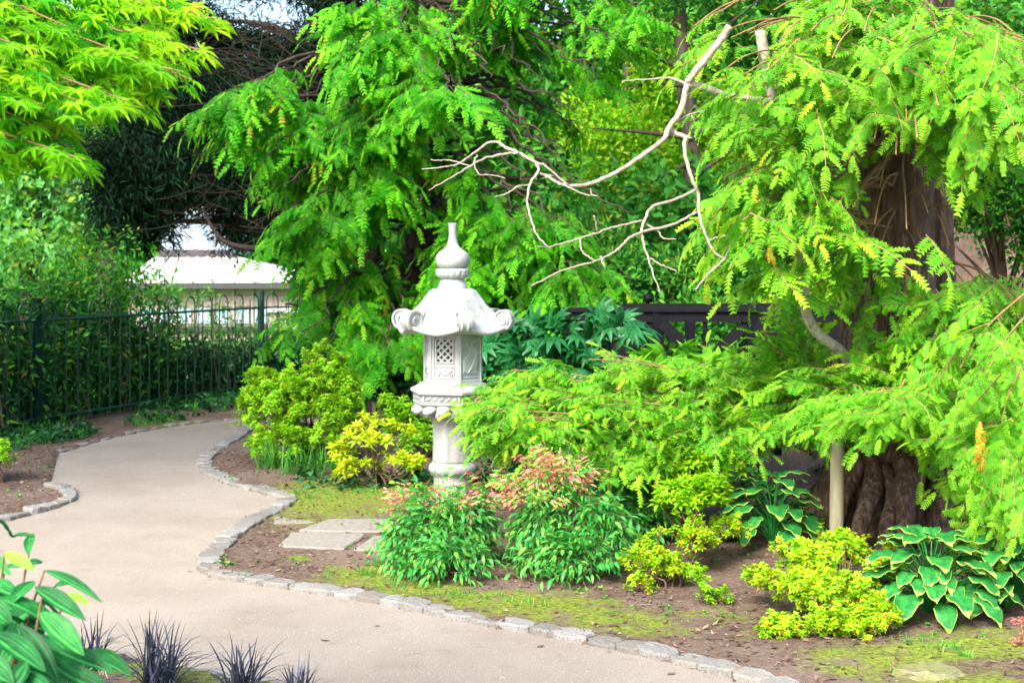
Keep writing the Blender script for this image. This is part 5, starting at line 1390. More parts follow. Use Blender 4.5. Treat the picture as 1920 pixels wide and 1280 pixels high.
# fatsias
def fats(L): return palmate(8, L, .42, 140, .5, .35, .42)
def fat_leaf(L=.17, t=.5, seed=0):
    r = random.Random(seed); gs = []
    for k, a in enumerate(np.linspace(-125, 125, 8)):
        g = leaf(L * (1 - .28 * abs(a) / 125) * r.uniform(.92, 1.05), L * .30, 5, .22, .38, t + r.uniform(-.15, .15), 0, .62)
        gs.append(xf(g, leafM([0, 0, 0], [math.sin(R(a)), math.cos(R(a)), -.08], [0, 0, 1])))
    return merge(gs)
FL = [fat_leaf(.18, .5, k) for k in range(5)]
def fatsia(label, base, lobes, n, mat, s=1.0, key='fd', faceup=.4):
    base = np.array(base, float); t = thing('fatsia', label, 'bush', base)
    pos, dr = lobes_points(lobes, n, .6, -.3)
    z = dr * [.8, .8, .6] + [0, -.45, faceup] + rng.normal(size=pos.shape) * .25
    y = dr * 1.0 + rng.normal(size=pos.shape) * .3 + [0, -.2, -.5]
    M = frames(pos, y, z, s * rng.uniform(.7, 1.15, len(pos)))
    foliage(t, 'leaf', FL, M, [mat], 300, smooth=True, protomeshes=pm(key, FL, [mat], 'leaf'))
    stems(t, base, pos, 16, .012)
    return t
b0 = P(1010, 0, 11.3); b0[2] = 0
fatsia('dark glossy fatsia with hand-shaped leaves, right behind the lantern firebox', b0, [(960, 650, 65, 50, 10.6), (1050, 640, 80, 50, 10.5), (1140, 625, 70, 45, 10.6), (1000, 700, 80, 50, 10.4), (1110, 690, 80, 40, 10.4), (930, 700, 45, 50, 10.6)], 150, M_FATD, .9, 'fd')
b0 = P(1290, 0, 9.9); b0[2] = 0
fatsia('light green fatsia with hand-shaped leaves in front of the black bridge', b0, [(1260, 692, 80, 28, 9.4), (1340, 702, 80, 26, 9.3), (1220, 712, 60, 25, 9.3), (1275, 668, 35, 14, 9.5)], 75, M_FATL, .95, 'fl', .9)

# strap-leaved clumps
def blades(n, L, w, seed, t=(.2, .8), arch=.9, spread=.03, m=0, seg=6):
    r = random.Random(seed); gs = []
    for k in range(n):
        a = r.uniform(0, 2 * math.pi); l = L * r.uniform(.6, 1.15); lean = r.uniform(.12, arch)
        b = np.array([r.uniform(-spread, spread), r.uniform(-spread, spread), 0]); d = np.array([math.cos(a), math.sin(a), 0])
        V = []; sd_ = np.array([-d[1], d[0], 0])
        for i in range(seg + 1):
            u = i / seg; p = b + d * (l * lean * u ** 1.4) + [0, 0, l * (u * math.sqrt(max(.1, 1 - (lean * .6) ** 2)) - lean * .62 * u ** 2.6)]
            ww = w / 2 * (1 - u ** 3) * (.5 + .5 * min(1, u * 4)) + .0002
            V += [p - sd_ * ww, p + [0, 0, -ww * .35], p + sd_ * ww]
        F = []
        for i in range(seg): F += [[3 * i, 3 * i + 1, 3 * i + 4, 3 * i + 3], [3 * i + 1, 3 * i + 2, 3 * i + 5, 3 * i + 4]]
        gs.append(Geo(V, quads(F), r.uniform(*t), m))
    return merge(gs)
for k, (x, y) in enumerate(((505, 882), (545, 893), (590, 895), (630, 885))):
    g = G(x, y); q = blades(46, .30, .010, 700 + k, (.1, .85), .8, .09); q.V += g
    solo('lilyturf_clump', ('grassy lilyturf clump at the left end of the row under the lime bush', 'second grassy lilyturf clump from the left under the lime bush', 'third grassy lilyturf clump from the left under the lime bush', 'grassy lilyturf clump nearest the golden bush')[k], 'plant', g, q, [M_GRASS], group='lilyturf clumps under the lime bush')
for k, (x, y, s, lab) in enumerate(((298, 1300, 1.0, 'largest tuft of black grass at the bottom edge, left of the others'), (455, 1312, .8, 'second tuft of black grass from the left at the bottom edge'), (560, 1330, .62, 'smallest tuft of black grass, its tips just above the bottom edge'), (165, 1262, .75, 'tuft of black grass half behind the glossy big-leaved bush'))):
    g = G(x, y); q = blades(int(110 * s), .33 * s, .0080, 720 + k, (0, 1), 1.0, .05 * s); q.V += g
    solo('black_grass_tuft', lab, 'plant', g, q, [M_MONDO], group='tufts of black grass at the bottom edge')

# glossy three-veined shrub, bottom left
def vleaf(L=.15, W=.05, seed=0, droop=.25):
    r = random.Random(seed); seg = 12; cols = np.linspace(-1, 1, 11); V = []; F = []; T = []
    for i in range(seg + 1):
        u = i / seg; wd = W / 2 * math.sin(math.pi * u ** .9) ** .8 if 0 < i < seg else .0012
        z = -droop * L * u * u + .02 * L * math.sin(3 * u)
        for k, c in enumerate(cols):
            groove = -.0022 if k in (2, 5, 8) else .0012 * (1 if k in (1, 3, 4, 6, 7, 9) else 0)
            V.append([c * wd, L * u, z + .28 * wd * abs(c) + groove * min(1, wd / (W * .25)) + .0009 * math.sin(u * 60) * (1 - abs(c))])
    for i in range(seg):
        for k in range(10):
            a_ = 11 * i + k; F.append([a_, a_ + 1, a_ + 12, a_ + 11]); T.append(.70 if k in (2, 5, 7) else .32 + r.uniform(-.06, .06))
    return Geo(V, quads(F), np.concatenate([T, T]), 0)
VL = [(83, 1069, 183, 1105, 22, 2.5), (65, 1099, 156, 1154, 34, 2.45), (75, 1148, 152, 1215, 44, 2.35), (8, 1036, 61, 1065, 26, 2.6), (65, 1089, 18, 1126, 34, 2.5), (166, 1219, 240, 1252, 34, 2.5), (122, 1114, 163, 1128, 20, 2.65),
      (-12, 1187, 81, 1243, 48, 2.25), (32, 1170, 104, 1264, 42, 2.3), (65, 1190, 154, 1254, 42, 2.45), (22, 1006, 2, 974, 22, 2.6), (22, 1006, 56, 994, 12, 2.6), (10, 1062, 60, 1058, 24, 2.7), (100, 1250, 205, 1284, 38, 2.35), (8, 1148, 78, 1166, 30, 2.55),
      (50, 1240, 10, 1300, 46, 2.2), (-20, 1090, 30, 1110, 30, 2.6), (-30, 1120, 20, 1160, 34, 2.4), (110, 1290, 60, 1250, 34, 2.35), (30, 1265, 100, 1300, 44, 2.2), (-40, 1230, 20, 1270, 46, 2.2), (-30, 1040, 15, 1070, 26, 2.7), (20, 1120, 60, 1150, 30, 2.65),
      (85, 1230, 60, 1180, 30, 2.65), (130, 1270, 180, 1300, 38, 2.5), (40, 1205, 15, 1245, 30, 2.6), (95, 1180, 120, 1225, 28, 2.7), (0, 1200, 40, 1235, 32, 2.7), (40, 1060, 75, 1050, 18, 2.75), (100, 1100, 135, 1085, 18, 2.8), (60, 1000, 50, 1030, 20, 2.7)]
vb = np.array([-1.05, 2.45, 0.0])
vt = thing('viburnum_bush', 'glossy dark green bush with long three-veined leaves in the bottom left corner', 'bush', vb)
vs_ = []
for k, (x0, y0, x1, y1, wd, d) in enumerate(VL + [(rnd(-160, 120), rnd(1100, 1500), 0, 0, 36, rnd(2.3, 2.8)) for _ in range(170)]):
    a_ = P(x0, y0, d)
    if x1 == 0 and y1 == 0 or k >= len(VL):
        an = rnd(0, 6.28); b_ = a_ + np.array([math.cos(an), math.sin(an) * .6, -rnd(.1, .7)]) * .12
    else:
        b_ = P(x1, y1, d - rnd(.0, .04) - .03)
    L = np.linalg.norm(b_ - a_); g = vleaf(L * 1.04, wd * d / FPX * 1.05, k, rnd(.05, .2))
    g.t += rnd(-.25, .12)
    if k in (6, 3): g.t[:] = .95
    M = leafM(a_, b_ - a_, [rnd(-.3, .3), -.55, 1.0])
    part(vt, 'leaf', xf(g, M), [M_VIB], True)
    if k % 3 == 0: vs_.append(a_)
vs_ = np.array(vs_)
stems(vt, vb, vs_, len(vs_), .007, mat=M_RTWIG, name='stem', spread=.12)
# thin bare twigs beside it
tg = []
for k in range(14):
    b_ = G(150 + rnd(-30, 60), 1262 + rnd(-10, 20)); e = P(150 + rnd(-10, 70), 1180 + rnd(-10, 50), b_[1] + rnd(-.1, .1))
    tg.append(tube(crm([b_, (b_ + e) / 2 + [rnd(-.02, .02), 0, rnd(-.02, .02)], e], 7), [.003, .0012], 4, caps=False))
g0 = G(165, 1262)
solo('dead_twigs', 'thin bare grey twigs sticking up beside the glossy bush at the lower left', 'twigs', g0, merge(tg), [M_PALEB])

# small plants at the left edge and in the bed along the railings
b0 = G(0, 905); d_ = b0[1]
azalea('azalea_bush', 'small lime green bush cut off by the left edge of the picture', 'bush', b0, [(-10, 860, 38, 38, d_), (-60, 850, 60, 50, d_)], 120, AZS, [M_LIME, M_TWIG], 80, sz=(.7, 1.0))
# sedum at the right edge
sb = G(1925, 1215); t = thing('sedum', 'dusty pink flower heads at the right edge above the mossy ground', 'flower', sb)
for k, (x, y) in enumerate(((1912, 1160), (1908, 1195), (1925, 1180), (1935, 1205))):
    c = P(x, y, sb[1]); fl = merge([xf(rosette(5, .009, .006, 800 + q, (0, 1), 0, 1), leafM(c + [rnd(-.03, .03), rnd(-.03, .03), rnd(-.012, .012)], [rnd(-1, 1), 1, 0], [rnd(-.3, .3), -.3, 1])) for q in range(40)])
    part(t, 'flower_head', fl, [M_RED]); part(t, 'stem', tube([sb, c], [.004, .003], 5), [M_RTWIG])

# ---- small weeds in the bed along the railings
def weed(label, x, y, n, L, rad, mat, seed, cat='plant', name='weed_clump', kind='leaf', grp=None):
    g = G(x, y); q = cluster(n, rad, L, L * .45, seed, (.2, .8), .02, flat=.5, up=.5) if kind == 'leaf' else blades(n, L, .008, seed, (.1, .7), .9, rad)
    q.V += g + [0, 0, rad * .45 if kind == 'leaf' else 0]
    q.V[:, 2] = np.maximum(q.V[:, 2], .005)
    return solo(name, label, cat, g, q, [mat], group=grp)

# ================================================================== TREES AND SHRUBS BEHIND
BC = [cluster(18, .26, .12, .065, 900 + k, (.15, .8), .02, seg=1) for k in range(6)]          # broad leaves
BS = [cluster(20, .16, .06, .028, 920 + k, (.1, .85), .03, seg=1) for k in range(6)]         # small leaves
YC = [cluster(34, .30, .15, .02, 940 + k, (.1, .9), .0, flat=.5, up=-.1, seg=1) for k in range(6)]
def bgtree(name, label, cat, base, trunk, r0, lobes, n, protos, mat, sz=(.8, 1.4), nparts=140, bark=None, limbs=14, group=None, shell=.3, clip=None, pname='leaf_cluster', low=-.9):
    base = np.array(base, float); t = thing(name, label, cat, base, group)
    tc = crm([base + [0, 0, -.2]] + [np.array(q) for q in trunk], 26)
    part(t, 'trunk', tube(tc, [r0 * 1.25, r0, r0 * .8, r0 * .35], 12, bump=.08), [bark or M_BARKD], True)
    pos, dr = lobes_points(lobes, n, shell, low)
    ok = pos[:, 2] > height(pos[:, 0], pos[:, 1]) + .1
    if clip is not None:
        px_ = 960 + FPX * pos[:, 0] / pos[:, 1]; py_ = HOR + FPX * (EYE - pos[:, 2]) / pos[:, 1]; ok &= clip(px_, py_)
    pos = pos[ok]; dr = dr[ok]
    y = dr + rng.normal(size=pos.shape) * .5; y[:, 2] -= .3
    M = frames(pos, y, np.c_[rng.normal(size=(len(pos), 2)) * .5, np.ones(len(pos))], rng.uniform(*sz, len(pos)))
    foliage(t, pname, protos, M, [mat], nparts)
    gs = []
    for l in lobes:
        c = P(l[0], l[1], l[4]); k = np.argmin(np.abs(tc[:, 2] - max(tc[0, 2] + .3, c[2] - .6))); s = tc[k]
        for q in range(max(1, limbs // len(lobes))):
            e = c + rng.normal(size=3) * [l[2] * l[4] / FPX * .5, .3, l[3] * l[4] / FPX * .4]
            gs.append(tube(crm([s, s * .5 + e * .5 + [0, 0, rnd(-.1, .3)], e], 10), [r0 * .35, r0 * .2, .01], 5, caps=False, bump=.08))
    part(t, 'branch', merge(gs), [bark or M_BARKD], True)
    return t, tc
# dark needle tree with brown bare inner twigs
yb = P(600, 0, 20.5); yb[2] = -.3
def yclip(px, py):
    hole = ((px > 505) & (px < 545) & (py < 70)) | ((px > 395) & (px < 590) & (py > -10) & (py < 55) & (rng.random(len(px)) < .80)) | ((px > 440) & (px < 500) & (py > 90) & (py < 170) & (rng.random(len(px)) < .5))
    hole |= (py > 388) & (px > 335) & (px < 405)
    return ~hole & (py < 478)
yt, ytc = bgtree('yew_tree', 'dark blue-green needle tree with brown bare inner twigs, upper left behind the railings', 'tree', yb,
                 [P(610, 500, 20.5), P(625, 300, 20.6), P(640, 50, 20.7), P(650, -300, 20.8)], .3,
                 [(330, 380, 130, 90, 20.0), (260, 300, 110, 90, 19.6), (450, 300, 140, 100, 20.2), (480, 420, 110, 55, 20.4), (350, 200, 130, 80, 19.8), (480, 180, 130, 70, 20.4), (560, 120, 100, 70, 20.6), (450, 90, 120, 45, 20.6), (600, 300, 80, 150, 20.8), (360, 40, 120, 45, 20.2), (560, -20, 120, 45, 20.6), (220, 400, 50, 60, 19.5), (630, 20, 50, 90, 20.0), (640, 120, 40, 80, 20.0)],
                 2300, YC, M_YEW, (.7, 1.25), 260, clip=yclip, limbs=40)
gs = []
for k in range(620):
    x, y = rnd(200, 640), rnd(50, 450)
    if y > 388 and 335 < x < 405: continue
    a_ = P(x, y, 19.6 + rnd(-.5, .6)); an = rnd(0, math.pi * 2); l = rnd(.5, 1.6); b_ = a_ + np.array([math.cos(an), rnd(-.3, .3), math.sin(an) * .55]) * l
    m_ = (a_ + b_) / 2 + [rnd(-.12, .12), 0, rnd(-.15, .15)]
    gs.append(tube(crm([a_, m_, b_], 7), [.006, .005, .002], 3, caps=False))
gs.append(tube(crm([P(380, 392, 19.3), P(400, 430, 19.3), P(425, 455, 19.3), P(470, 466, 19.4), P(520, 462, 19.8), P(590, 430, 20.3)], 24), [.02, .03, .05, .07], 7))
part(yt, 'bare_twigs', merge(gs), [barkmat('dead_twig', (.010, .008, .007), (.028, .018, .014), (.06, .04, .03), 5, 3, .4)], True, stuff=True)
gs = []
for k in range(60): # brown dead inner mass
    pass
# pale far trees left
bgtree('tree', 'pale blue-green tree far left beyond the railings, dotted with yellow leaves', 'tree', P(60, 0, 30) * [1, 1, 0] + [0, 0, -1.7], [P(60, 500, 30), P(70, 350, 30), P(60, 100, 30)], .25,
       [(60, 380, 110, 90, 30), (20, 280, 100, 90, 30), (120, 280, 70, 60, 30.5), (-60, 380, 90, 120, 30), (150, 380, 50, 60, 30), (60, 150, 150, 90, 30), (40, 470, 90, 40, 29)], 650, BC, M_PALE, (1.2, 2.0), 120)
bgtree('tree', 'distant green tree whose crown shows between the maple and the dark needle tree', 'tree', P(200, 0, 42) * [1, 1, 0] + [0, 0, -1.7], [P(200, 450, 42), P(200, 300, 42), P(200, 50, 42)], .3,
       [(180, 300, 110, 110, 42), (260, 380, 80, 60, 42), (120, 430, 90, 50, 42), (230, 160, 140, 110, 42), (-50, 300, 120, 150, 42)], 520, BC, M_YEL, (1.8, 2.8), 60)
# leafy shrubs behind the railings
def fline(px_):      # distance of the railings at a picture column
    return np.interp(px_, [-300, 70, 490, 760], [10.9, 13.4, 17.3, 18.6])
def hedge(name, label, x0, x1, y0f, n, protos, mat, off, sz, nparts, cat='shrub', seed=0, y1=None):
    xm = (x0 + x1) / 2; base = P(xm, 0, fline(xm) + off); base[2] = height(base[0], base[1])
    t = thing(name, label, cat, base)
    x = rnd(x0, x1, n); yt_ = y0f(x); d = fline(x) + off + rng.normal(size=n) * .22
    yb_ = HOR + (EYE) * FPX / d if y1 is None else y1(x)
    u = rng.random(n) ** .85
    py = yt_ + (yb_ - yt_) * u + rng.normal(size=n) * 8
    pos = np.array([P(a, b, c) for a, b, c in zip(x, py, d)])
    y = rng.normal(size=pos.shape) + [0, -.5, -.3]
    M = frames(pos, y, np.c_[rng.normal(size=n) * .5, rng.normal(size=n) * .3 - .5, np.ones(n)], rng.uniform(*sz, n))
    foliage(t, 'leaf_cluster', protos, M, [mat], nparts)
    pts = pos[rng.choice(n, min(26, n), replace=False)]
    for e in pts:
        b_ = np.array([e[0] + rnd(-.3, .3), e[1], height(e[0], e[1]) - .05]); gs = [1]; part(t, 'stem', (tube(crm([b_, (b_ + e) / 2 + [rnd(-.1, .1), 0, 0], e], 8), [.016, .010, .004], 5, caps=False)), [M_TWIG], True)
    return t
hedge('leafy_shrub', 'tall dark leafy shrub leaning over the railings at the left', -60, 320, lambda x: np.interp(x, [-60, 60, 120, 190, 260, 320], [560, 530, 475, 440, 480, 545]), 560, BS, M_MID, .45, (.8, 1.5), 200)
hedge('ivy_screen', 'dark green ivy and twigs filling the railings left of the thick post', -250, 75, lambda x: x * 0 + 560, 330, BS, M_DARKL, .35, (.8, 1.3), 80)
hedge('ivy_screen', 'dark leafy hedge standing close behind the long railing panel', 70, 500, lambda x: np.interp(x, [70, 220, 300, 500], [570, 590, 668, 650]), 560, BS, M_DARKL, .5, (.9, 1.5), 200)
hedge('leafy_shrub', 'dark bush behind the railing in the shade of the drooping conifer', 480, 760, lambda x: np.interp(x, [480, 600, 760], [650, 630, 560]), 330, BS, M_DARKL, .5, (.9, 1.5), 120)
hedge('leafy_shrub', 'sparse thin-leaved shrub behind the railing panel, pale pavilion showing through it', 300, 540, lambda x: np.interp(x, [300, 420, 540], [520, 560, 590]), 150, BS, M_MID, .6, (.5, .9), 150, y1=lambda x: x * 0 + 680)
# bushes to the right behind the bridge and under the trees
def blob(name, label, lobes, n, protos, mat, sz, nparts, basepx, bd_, cat='bush', **k):
    b_ = P(basepx, 0, bd_); b_[2] = height(b_[0], b_[1]); return azalea(name, label, cat, b_, lobes, n, protos, [mat, M_TWIG], nparts, sz=sz, upw=.35, r0=.02, shell=.35, **k)
blob('leafy_bush', 'shadowy dark bush between the lantern and the conifer trunk', [(760, 700, 70, 50, 13.6), (700, 740, 50, 30, 13.4), (850, 700, 60, 60, 13.4), (900, 620, 60, 60, 13.6)], 260, BS, M_DARKL, (.9, 1.4), 80, 780, 13.8)
blob('leafy_bush', 'mid green bush behind the bridge railing, left of the thin trunk', [(1180, 540, 90, 50, 14.4), (1100, 500, 80, 60, 14.8), (1020, 560, 60, 40, 14.6)], 300, BS, M_MID, (1.0, 1.6), 80, 1130, 14.6)
blob('leafy_bush', 'deep green bush behind the bridge right of the thin trunk', [(1360, 540, 90, 60, 14.6), (1440, 480, 80, 70, 14.8), (1280, 570, 60, 35, 14.4), (1330, 620, 90, 40, 13.9)], 380, BS, M_MID, (1.0, 1.7), 90, 1360, 14.8)
blob('leafy_bush', 'yellow-green bush glimpsed past the bridge beside the fluted trunk', [(1530, 560, 45, 40, 12.8), (1545, 610, 40, 40, 12.7), (1480, 590, 40, 40, 12.9)], 160, BS, M_YEL, (.8, 1.3), 60, 1530, 12.8)
bgtree('holly_bush', 'glossy green holly-like bush with orange tinted leaves at the right edge', 'bush', P(1880, 0, 10.2) * [1, 1, 0], [P(1880, 600, 10.2), P(1870, 400, 10.2), P(1880, 200, 10.2)], .05,
       [(1850, 340, 90, 110, 10.0), (1920, 280, 90, 120, 10.0), (1800, 400, 50, 40, 10.2), (1960, 420, 70, 120, 10), (1830, 230, 70, 60, 10.3)], 900, BS, M_MID, (.5, .95), 300, bark=M_TWIG, limbs=24)
# thin-trunked pine with side branches
pb_ = P(1300, 0, 18.5); pb_[2] = height(pb_[0], pb_[1])
pt, ptc = bgtree('pine_tree', 'slim straight-trunked tree with dark horizontal branches behind the bare twigs', 'tree', pb_, [P(1305, 560, 18.5), P(1298, 300, 18.5), P(1278, 100, 18.5), P(1270, -200, 18.5)], .13,
       [(1400, 480, 90, 40, 18.4), (1210, 470, 70, 50, 18.7), (1430, 380, 80, 40, 18.4), (1180, 60, 80, 80, 18.8), (1330, 20, 100, 60, 18.6), (1260, -120, 160, 90, 18.5)], 420, BS, M_MID, (1.0, 1.7), 70, limbs=6)
gs = []
for (x0, y0, x1, y1) in ((1300, 330, 1430, 225), (1300, 250, 1420, 215), (1300, 260, 1100, 240), (1300, 400, 1420, 290), (1300, 300, 1200, 350), (1300, 200, 1420, 235), (1290, 350, 1190, 420), (1300, 420, 1380, 450), (1290, 160, 1200, 130)):
    a_ = P(x0, y0, 18.4); b_ = P(x1, y1, 18.2 + rnd(-.6, .3)); gs.append(tube(crm([a_, (a_ + b_) / 2 + [0, 0, rnd(-.12, .05)], b_], 9), [.035, .022, .008], 5, caps=False))
part(pt, 'dead_branch', merge(gs), [M_BARKD], True)
bgtree('tree', 'yellow-green leaved tree between the two conifers, behind the bare twigs', 'tree', P(1180, 0, 21) * [1, 1, 0], [P(1180, 560, 21), P(1170, 300, 21), P(1180, 60, 21)], .14,
       [(1140, 250, 60, 50, 20.5), (1230, 170, 60, 70, 20.8), (1190, 300, 70, 50, 20.6), (1250, 100, 60, 60, 21), (1130, 330, 50, 40, 21), (1260, 260, 40, 50, 21), (1090, 240, 40, 40, 20.9), (1340, 320, 70, 90, 21.4), (1380, 230, 60, 80, 21.4), (1240, 380, 60, 50, 21.2)], 620, BS, M_YEL, (1.2, 2.0), 200)
# woodland that closes the view
def wood(name, label, x0, x1, d0, d1, zt, n, mat, sz, protos=BC, zb=0):
    x = rnd(x0, x1, n); y = rnd(d0, d1, n); z = rng.random(n) ** .9 * zt + zb + height(x, y)
    pos = np.c_[x, y, z]; yv = rng.normal(size=pos.shape) + [0, -.6, -.4]
    M = frames(pos, yv, np.c_[rng.normal(size=n) * .5, rng.normal(size=n) * .4 - .4, np.ones(n)], rng.uniform(*sz, n))
    pi = rng.integers(0, len(protos), n); gs = [inst(p, M[pi == k], rng.uniform(-.15, .15, (pi == k).sum())) for k, p in enumerate(protos)]
    struct(name, merge(gs), [mat], False, 'stuff', label)
wood('woodland', 'deep green mass of woodland behind the trees', -2.6, 13, 22, 27, 9.5, 4300, M_MID, (1.3, 2.3))
wood('woodland', 'mid green understorey behind the bridge', 0.5, 9, 17.5, 20, 2.6, 900, M_MID, (1.0, 1.8))
wood('distant_woodland', 'far line of trees beyond the pavilion', -70, 20, 85, 105, 16, 2600, M_MID, (7, 12), zb=-1)
wood('side_woodland', 'woodland to the left of the garden', -19, -11.5, 10, 22, 9, 900, M_DARKL, (2.4, 3.6))
# ground cover, litter and moss
def ground_scatter(n, box_, fn, zoff, protos, mat, name, label, sz, up=(0, 0, 1), flat=True):
    x = rnd(box_[0], box_[1], n); y = rnd(box_[2], box_[3], n); pr = fn(x, y); ok = rng.random(n) < pr
    x, y = x[ok], y[ok]; m = len(x); pos = np.c_[x, y, gz(x, y) + zoff]
    M = frames(pos, np.c_[rng.normal(size=(m, 2)), rng.normal(size=m) * .15], np.c_[rng.normal(size=(m, 2)) * .2, np.ones(m)], rng.uniform(*sz, m))
    pi = rng.integers(0, len(protos), m); gs = [inst(p, M[pi == k], rng.uniform(-.3, .3, (pi == k).sum())) for k, p in enumerate(protos) if (pi == k).any()]
    struct(name, merge(gs), [mat], False, 'stuff', label)
def mossf(x, y):
    v = np.zeros_like(x)
    for px_, py_, rx, ry, a_ in moss_blobs:
        c = G(px_, py_); v = np.maximum(v, a_ * np.exp(-(((x - c[0]) / rx) ** 2 + ((y - c[1]) / ry) ** 2)))
    v = sstep(.35, .9, v + .5 * (vnoise(x, y, 5, 9) - .4)); return v * ~in_poly(x, y, poly_path)
soil = lambda x, y: (~in_poly(x, y, poly_path)) * (1 - .7 * mossf(x, y))
LIT = []
for k in range(6):
    g = leaf(rnd(.02, .035), rnd(.010, .018), 2, rnd(-.4, .4), rnd(-.5, .5), .5); g.t[:] = rnd(0, 1.0); LIT.append(g)
ground_scatter(36000, (-5.5, 5, 5, 12.5), lambda x, y: soil(x, y) * sstep(.35, .7, vnoise(x, y, 1.3, 5) + .38), .004, LIT, M_LITTER, 'leaf_litter', 'brown leaf litter and bark chips on the soil', (.5, 1.5))
TUFT = [blades(9, .035, .0045, 1000 + k, (.2, 1), .9, .018, 0, 1) for k in range(4)]
ground_scatter(22000, (-4.5, 4.8, 4.9, 11), mossf, -.004, TUFT, M_MOSS, 'moss', 'moss and short grass tufts on the soil', (.35, .8))
CLV = [rosette(4, .022, .018, 1020 + k, (.3, .9), 0, 2) for k in range(4)]
ground_scatter(1500, (-4.5, 4.8, 4.9, 11), lambda x, y: (~in_poly(x, y, poly_path)) * sstep(.58, .75, vnoise(x, y, 2.2, 12)), .01, CLV, M_GRASS, 'ground_cover', 'small clover-like weeds dotted over the bed', (.6, 1.3))
GRT = [blades(12, .10, .007, 1040 + k, (.1, .8), 1.0, .03, 0, 2) for k in range(4)]
gp = [G(x, y)[:2] for x, y in ((600, 1085), (520, 1110), (690, 1075), (1000, 1150))]
def strip(x, y):   # the planted strip between path edge and railings
    f_ = fence_y(x); return ((y < f_ + .3) & (y > f_ - 2.6) & (x < -.5)) * (~in_poly(x, y, poly_path)) * sstep(.3, .6, vnoise(x, y, 1.5, 20) + .12)
ground_scatter(5200, (-6, 0, 10, 18.5), strip, 0, GRT, M_GRASS, 'ground_cover', 'grassy weeds at the foot of the railings', (.7, 1.6))
IVY = [cluster(12, .09, .05, .04, 1060 + k, (.1, .8), .02, flat=.4, up=.4) for k in range(4)]
ground_scatter(2600, (-6, 0, 10, 18.5), strip, .03, IVY, M_DARKL, 'ground_cover', 'dark ivy trailing along the foot of the railings', (.7, 1.5))
ground_scatter(1300, (-1.5, 6, 9.2, 15), lambda x, y: sstep(.4, .6, vnoise(x, y, 1.2, 25)) * (~in_poly(x, y, poly_path)), .02, IVY, M_DARKL, 'ground_cover', 'low dark ground cover under the shrubs', (.7, 1.6))
# few fallen leaves on the path
for k, (x, y) in enumerate(((848, 1012), (1135, 1222), (930, 1180), (700, 1175), (350, 1072), (1020, 1210), (450, 985), (160, 905), (260, 880), (1250, 1265), (600, 1200))):
    g = G(x, y, .004); q = xf(LIT[k % 6], leafM(g, [rnd(-1, 1), rnd(-1, 1), 0], [0, 0, 1], rnd(1.0, 1.6)))
    o = part(path, 'fallen_leaf', q, [M_LITTER])

GRIT = []
for k in range(5):
    V = np.array([[1, 0, 0], [-.8, .2, 0], [.1, .9, 0], [0, -1, 0], [.1, 0, .8]]) * rng.uniform(.7, 1.2, (5, 3)) * .0032
    g = Geo(V, [[0, 2, 4], [2, 1, 4], [1, 3, 4], [3, 0, 4]]); g.t[:] = rnd(0, 1); GRIT.append(g)
M_GRIT = leafmat('path_grit', [(0, (.16, .13, .10)), (.4, (.28, .245, .20)), (.8, (.34, .30, .25)), (1, (.40, .36, .31))], .85, 0, 3, .1, .2)
x = rnd(-4.5, 2.5, 60000); y = 5 + 7 * rng.random(60000) ** 1.6
ok = in_poly(x, y, poly_path); x, y = x[ok], y[ok]; m = len(x)
M = frames(np.c_[x, y, np.full(m, .0005)], np.c_[rng.normal(size=(m, 2)), np.zeros(m)], [0, 0, 1], rng.uniform(.5, 1.5, m))
pi = rng.integers(0, 5, m); struct('path_grit', merge([inst(p, M[pi == k], rng.uniform(-.2, .2, (pi == k).sum())) for k, p in enumerate(GRIT)]), [M_GRIT], False, 'stuff', 'loose pale grit lying on the path')

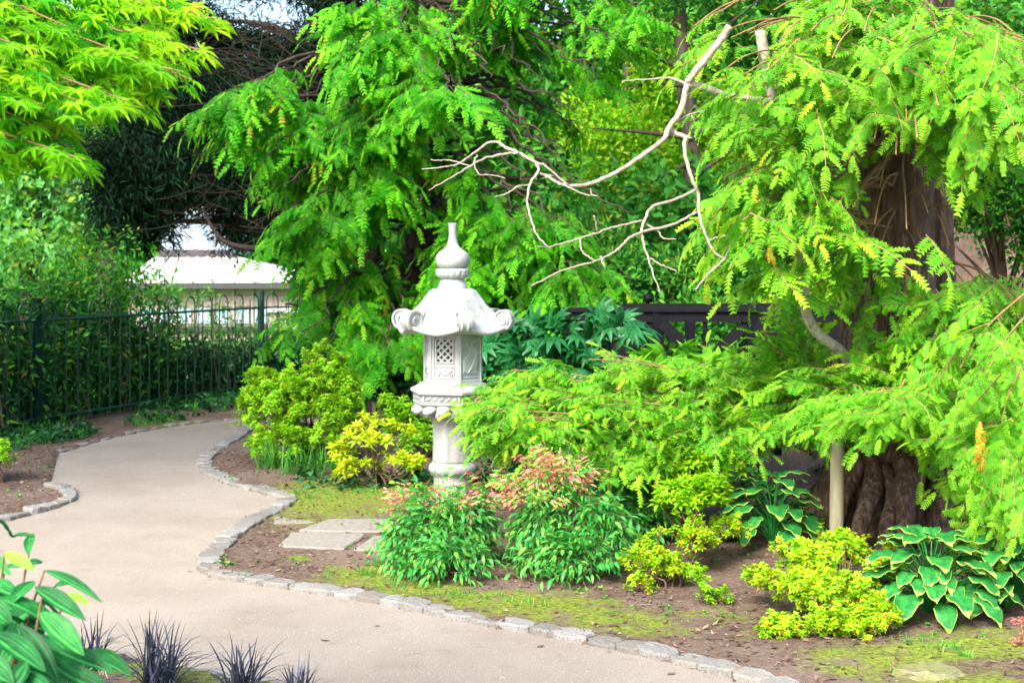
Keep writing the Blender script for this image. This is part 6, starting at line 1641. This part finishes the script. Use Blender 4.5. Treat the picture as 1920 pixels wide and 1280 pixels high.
gb = [(690, 1082, .28, .22), (740, 1105, .2, .12), (1000, 1140, .12, .09), (840, 1122, .2, .1), (900, 1130, .2, .08), (560, 1052, .07, .05), (600, 930, .35, .3), (700, 925, .3, .4), (450, 1085, .1, .05), (1700, 1200, .2, .12), (1800, 1230, .2, .15), (1640, 1120, .1, .1), (430, 905, .1, .1)]
def grassf(x, y):
    v = np.zeros_like(x)
    for a, b, rx, ry in gb:
        c = G(a, b); v = np.maximum(v, np.exp(-(((x - c[0]) / rx) ** 2 + ((y - c[1]) / ry) ** 2)))
    return sstep(.45, .9, v + .6 * (vnoise(x, y, 9, 31) - .5)) * (~in_poly(x, y, poly_path))
ground_scatter(14000, (-3, 3.5, 5, 11), grassf, -.004, [blades(8, .05, .0045, 1100 + k, (.3, 1), .9, .02, 0, 2) for k in range(4)], M_GRASS, 'grass', 'patches of short bright grass on the bed', (.5, 1.0))
# logs lying on the bank
for k, (x0, y0, x1, y1, d, r_) in enumerate(((1785, 512, 1870, 498, 12.4, .07), (1850, 478, 1935, 470, 13.4, .06))):
    a_ = P(x0, y0, d); b_ = P(x1, y1, d + .3)
    for q in (a_, b_): q[2] = height(q[0], q[1]) + r_ * .8
    solo('fallen_log', ('dark fallen log low on the brown bank at the right', 'smaller dark log higher up the brown bank at the right edge')[k], 'log', (a_ + b_) / 2, tube(crm([a_, (a_ + b_) / 2 + [0, 0, .02], b_], 12), [r_, r_ * .8], 10, bump=.1), [M_BARKD], True)


# unseen tree, added left of the picture to shade the far bend and railings
sp_ = [0]
ob_ = np.array([-6.6, 6.6, 0.0]); t = thing('tree', 'unseen broadleaved tree added left of the view to shade the far bend of the path', 'tree', ob_)
tc_ = crm([ob_ + [0, 0, -.2], ob_ + [.1, 0, 2], ob_ + [-.1, .1, 4], ob_ + [.1, 0, 7.5]], 20); part(t, 'trunk', tube(tc_, [.24, .18, .12, .05], 12, bump=.08), [M_BARKD], True)
n = 620; v = rng.normal(size=(n, 3)); v /= np.linalg.norm(v, axis=1, keepdims=True); pos = ob_ + [.6, .9, 6.4] + v * rng.uniform(.35, 1, n)[:, None] * [2.6, 2.8, 1.7]
foliage(t, 'leaf_cluster', BC, frames(pos, rng.normal(size=(n, 3)), np.c_[rng.normal(size=(n, 2)) * .4, np.ones(n)], rng.uniform(.9, 1.5, n)), [M_MID], 0)
gs = [tube(crm([tc_[12], (tc_[12] + p_) / 2 + [0, 0, .2], p_], 8), [.05, .03, .01], 5, caps=False) for p_ in pos[:26]]
part(t, 'branch', merge(gs), [M_BARKD], True)
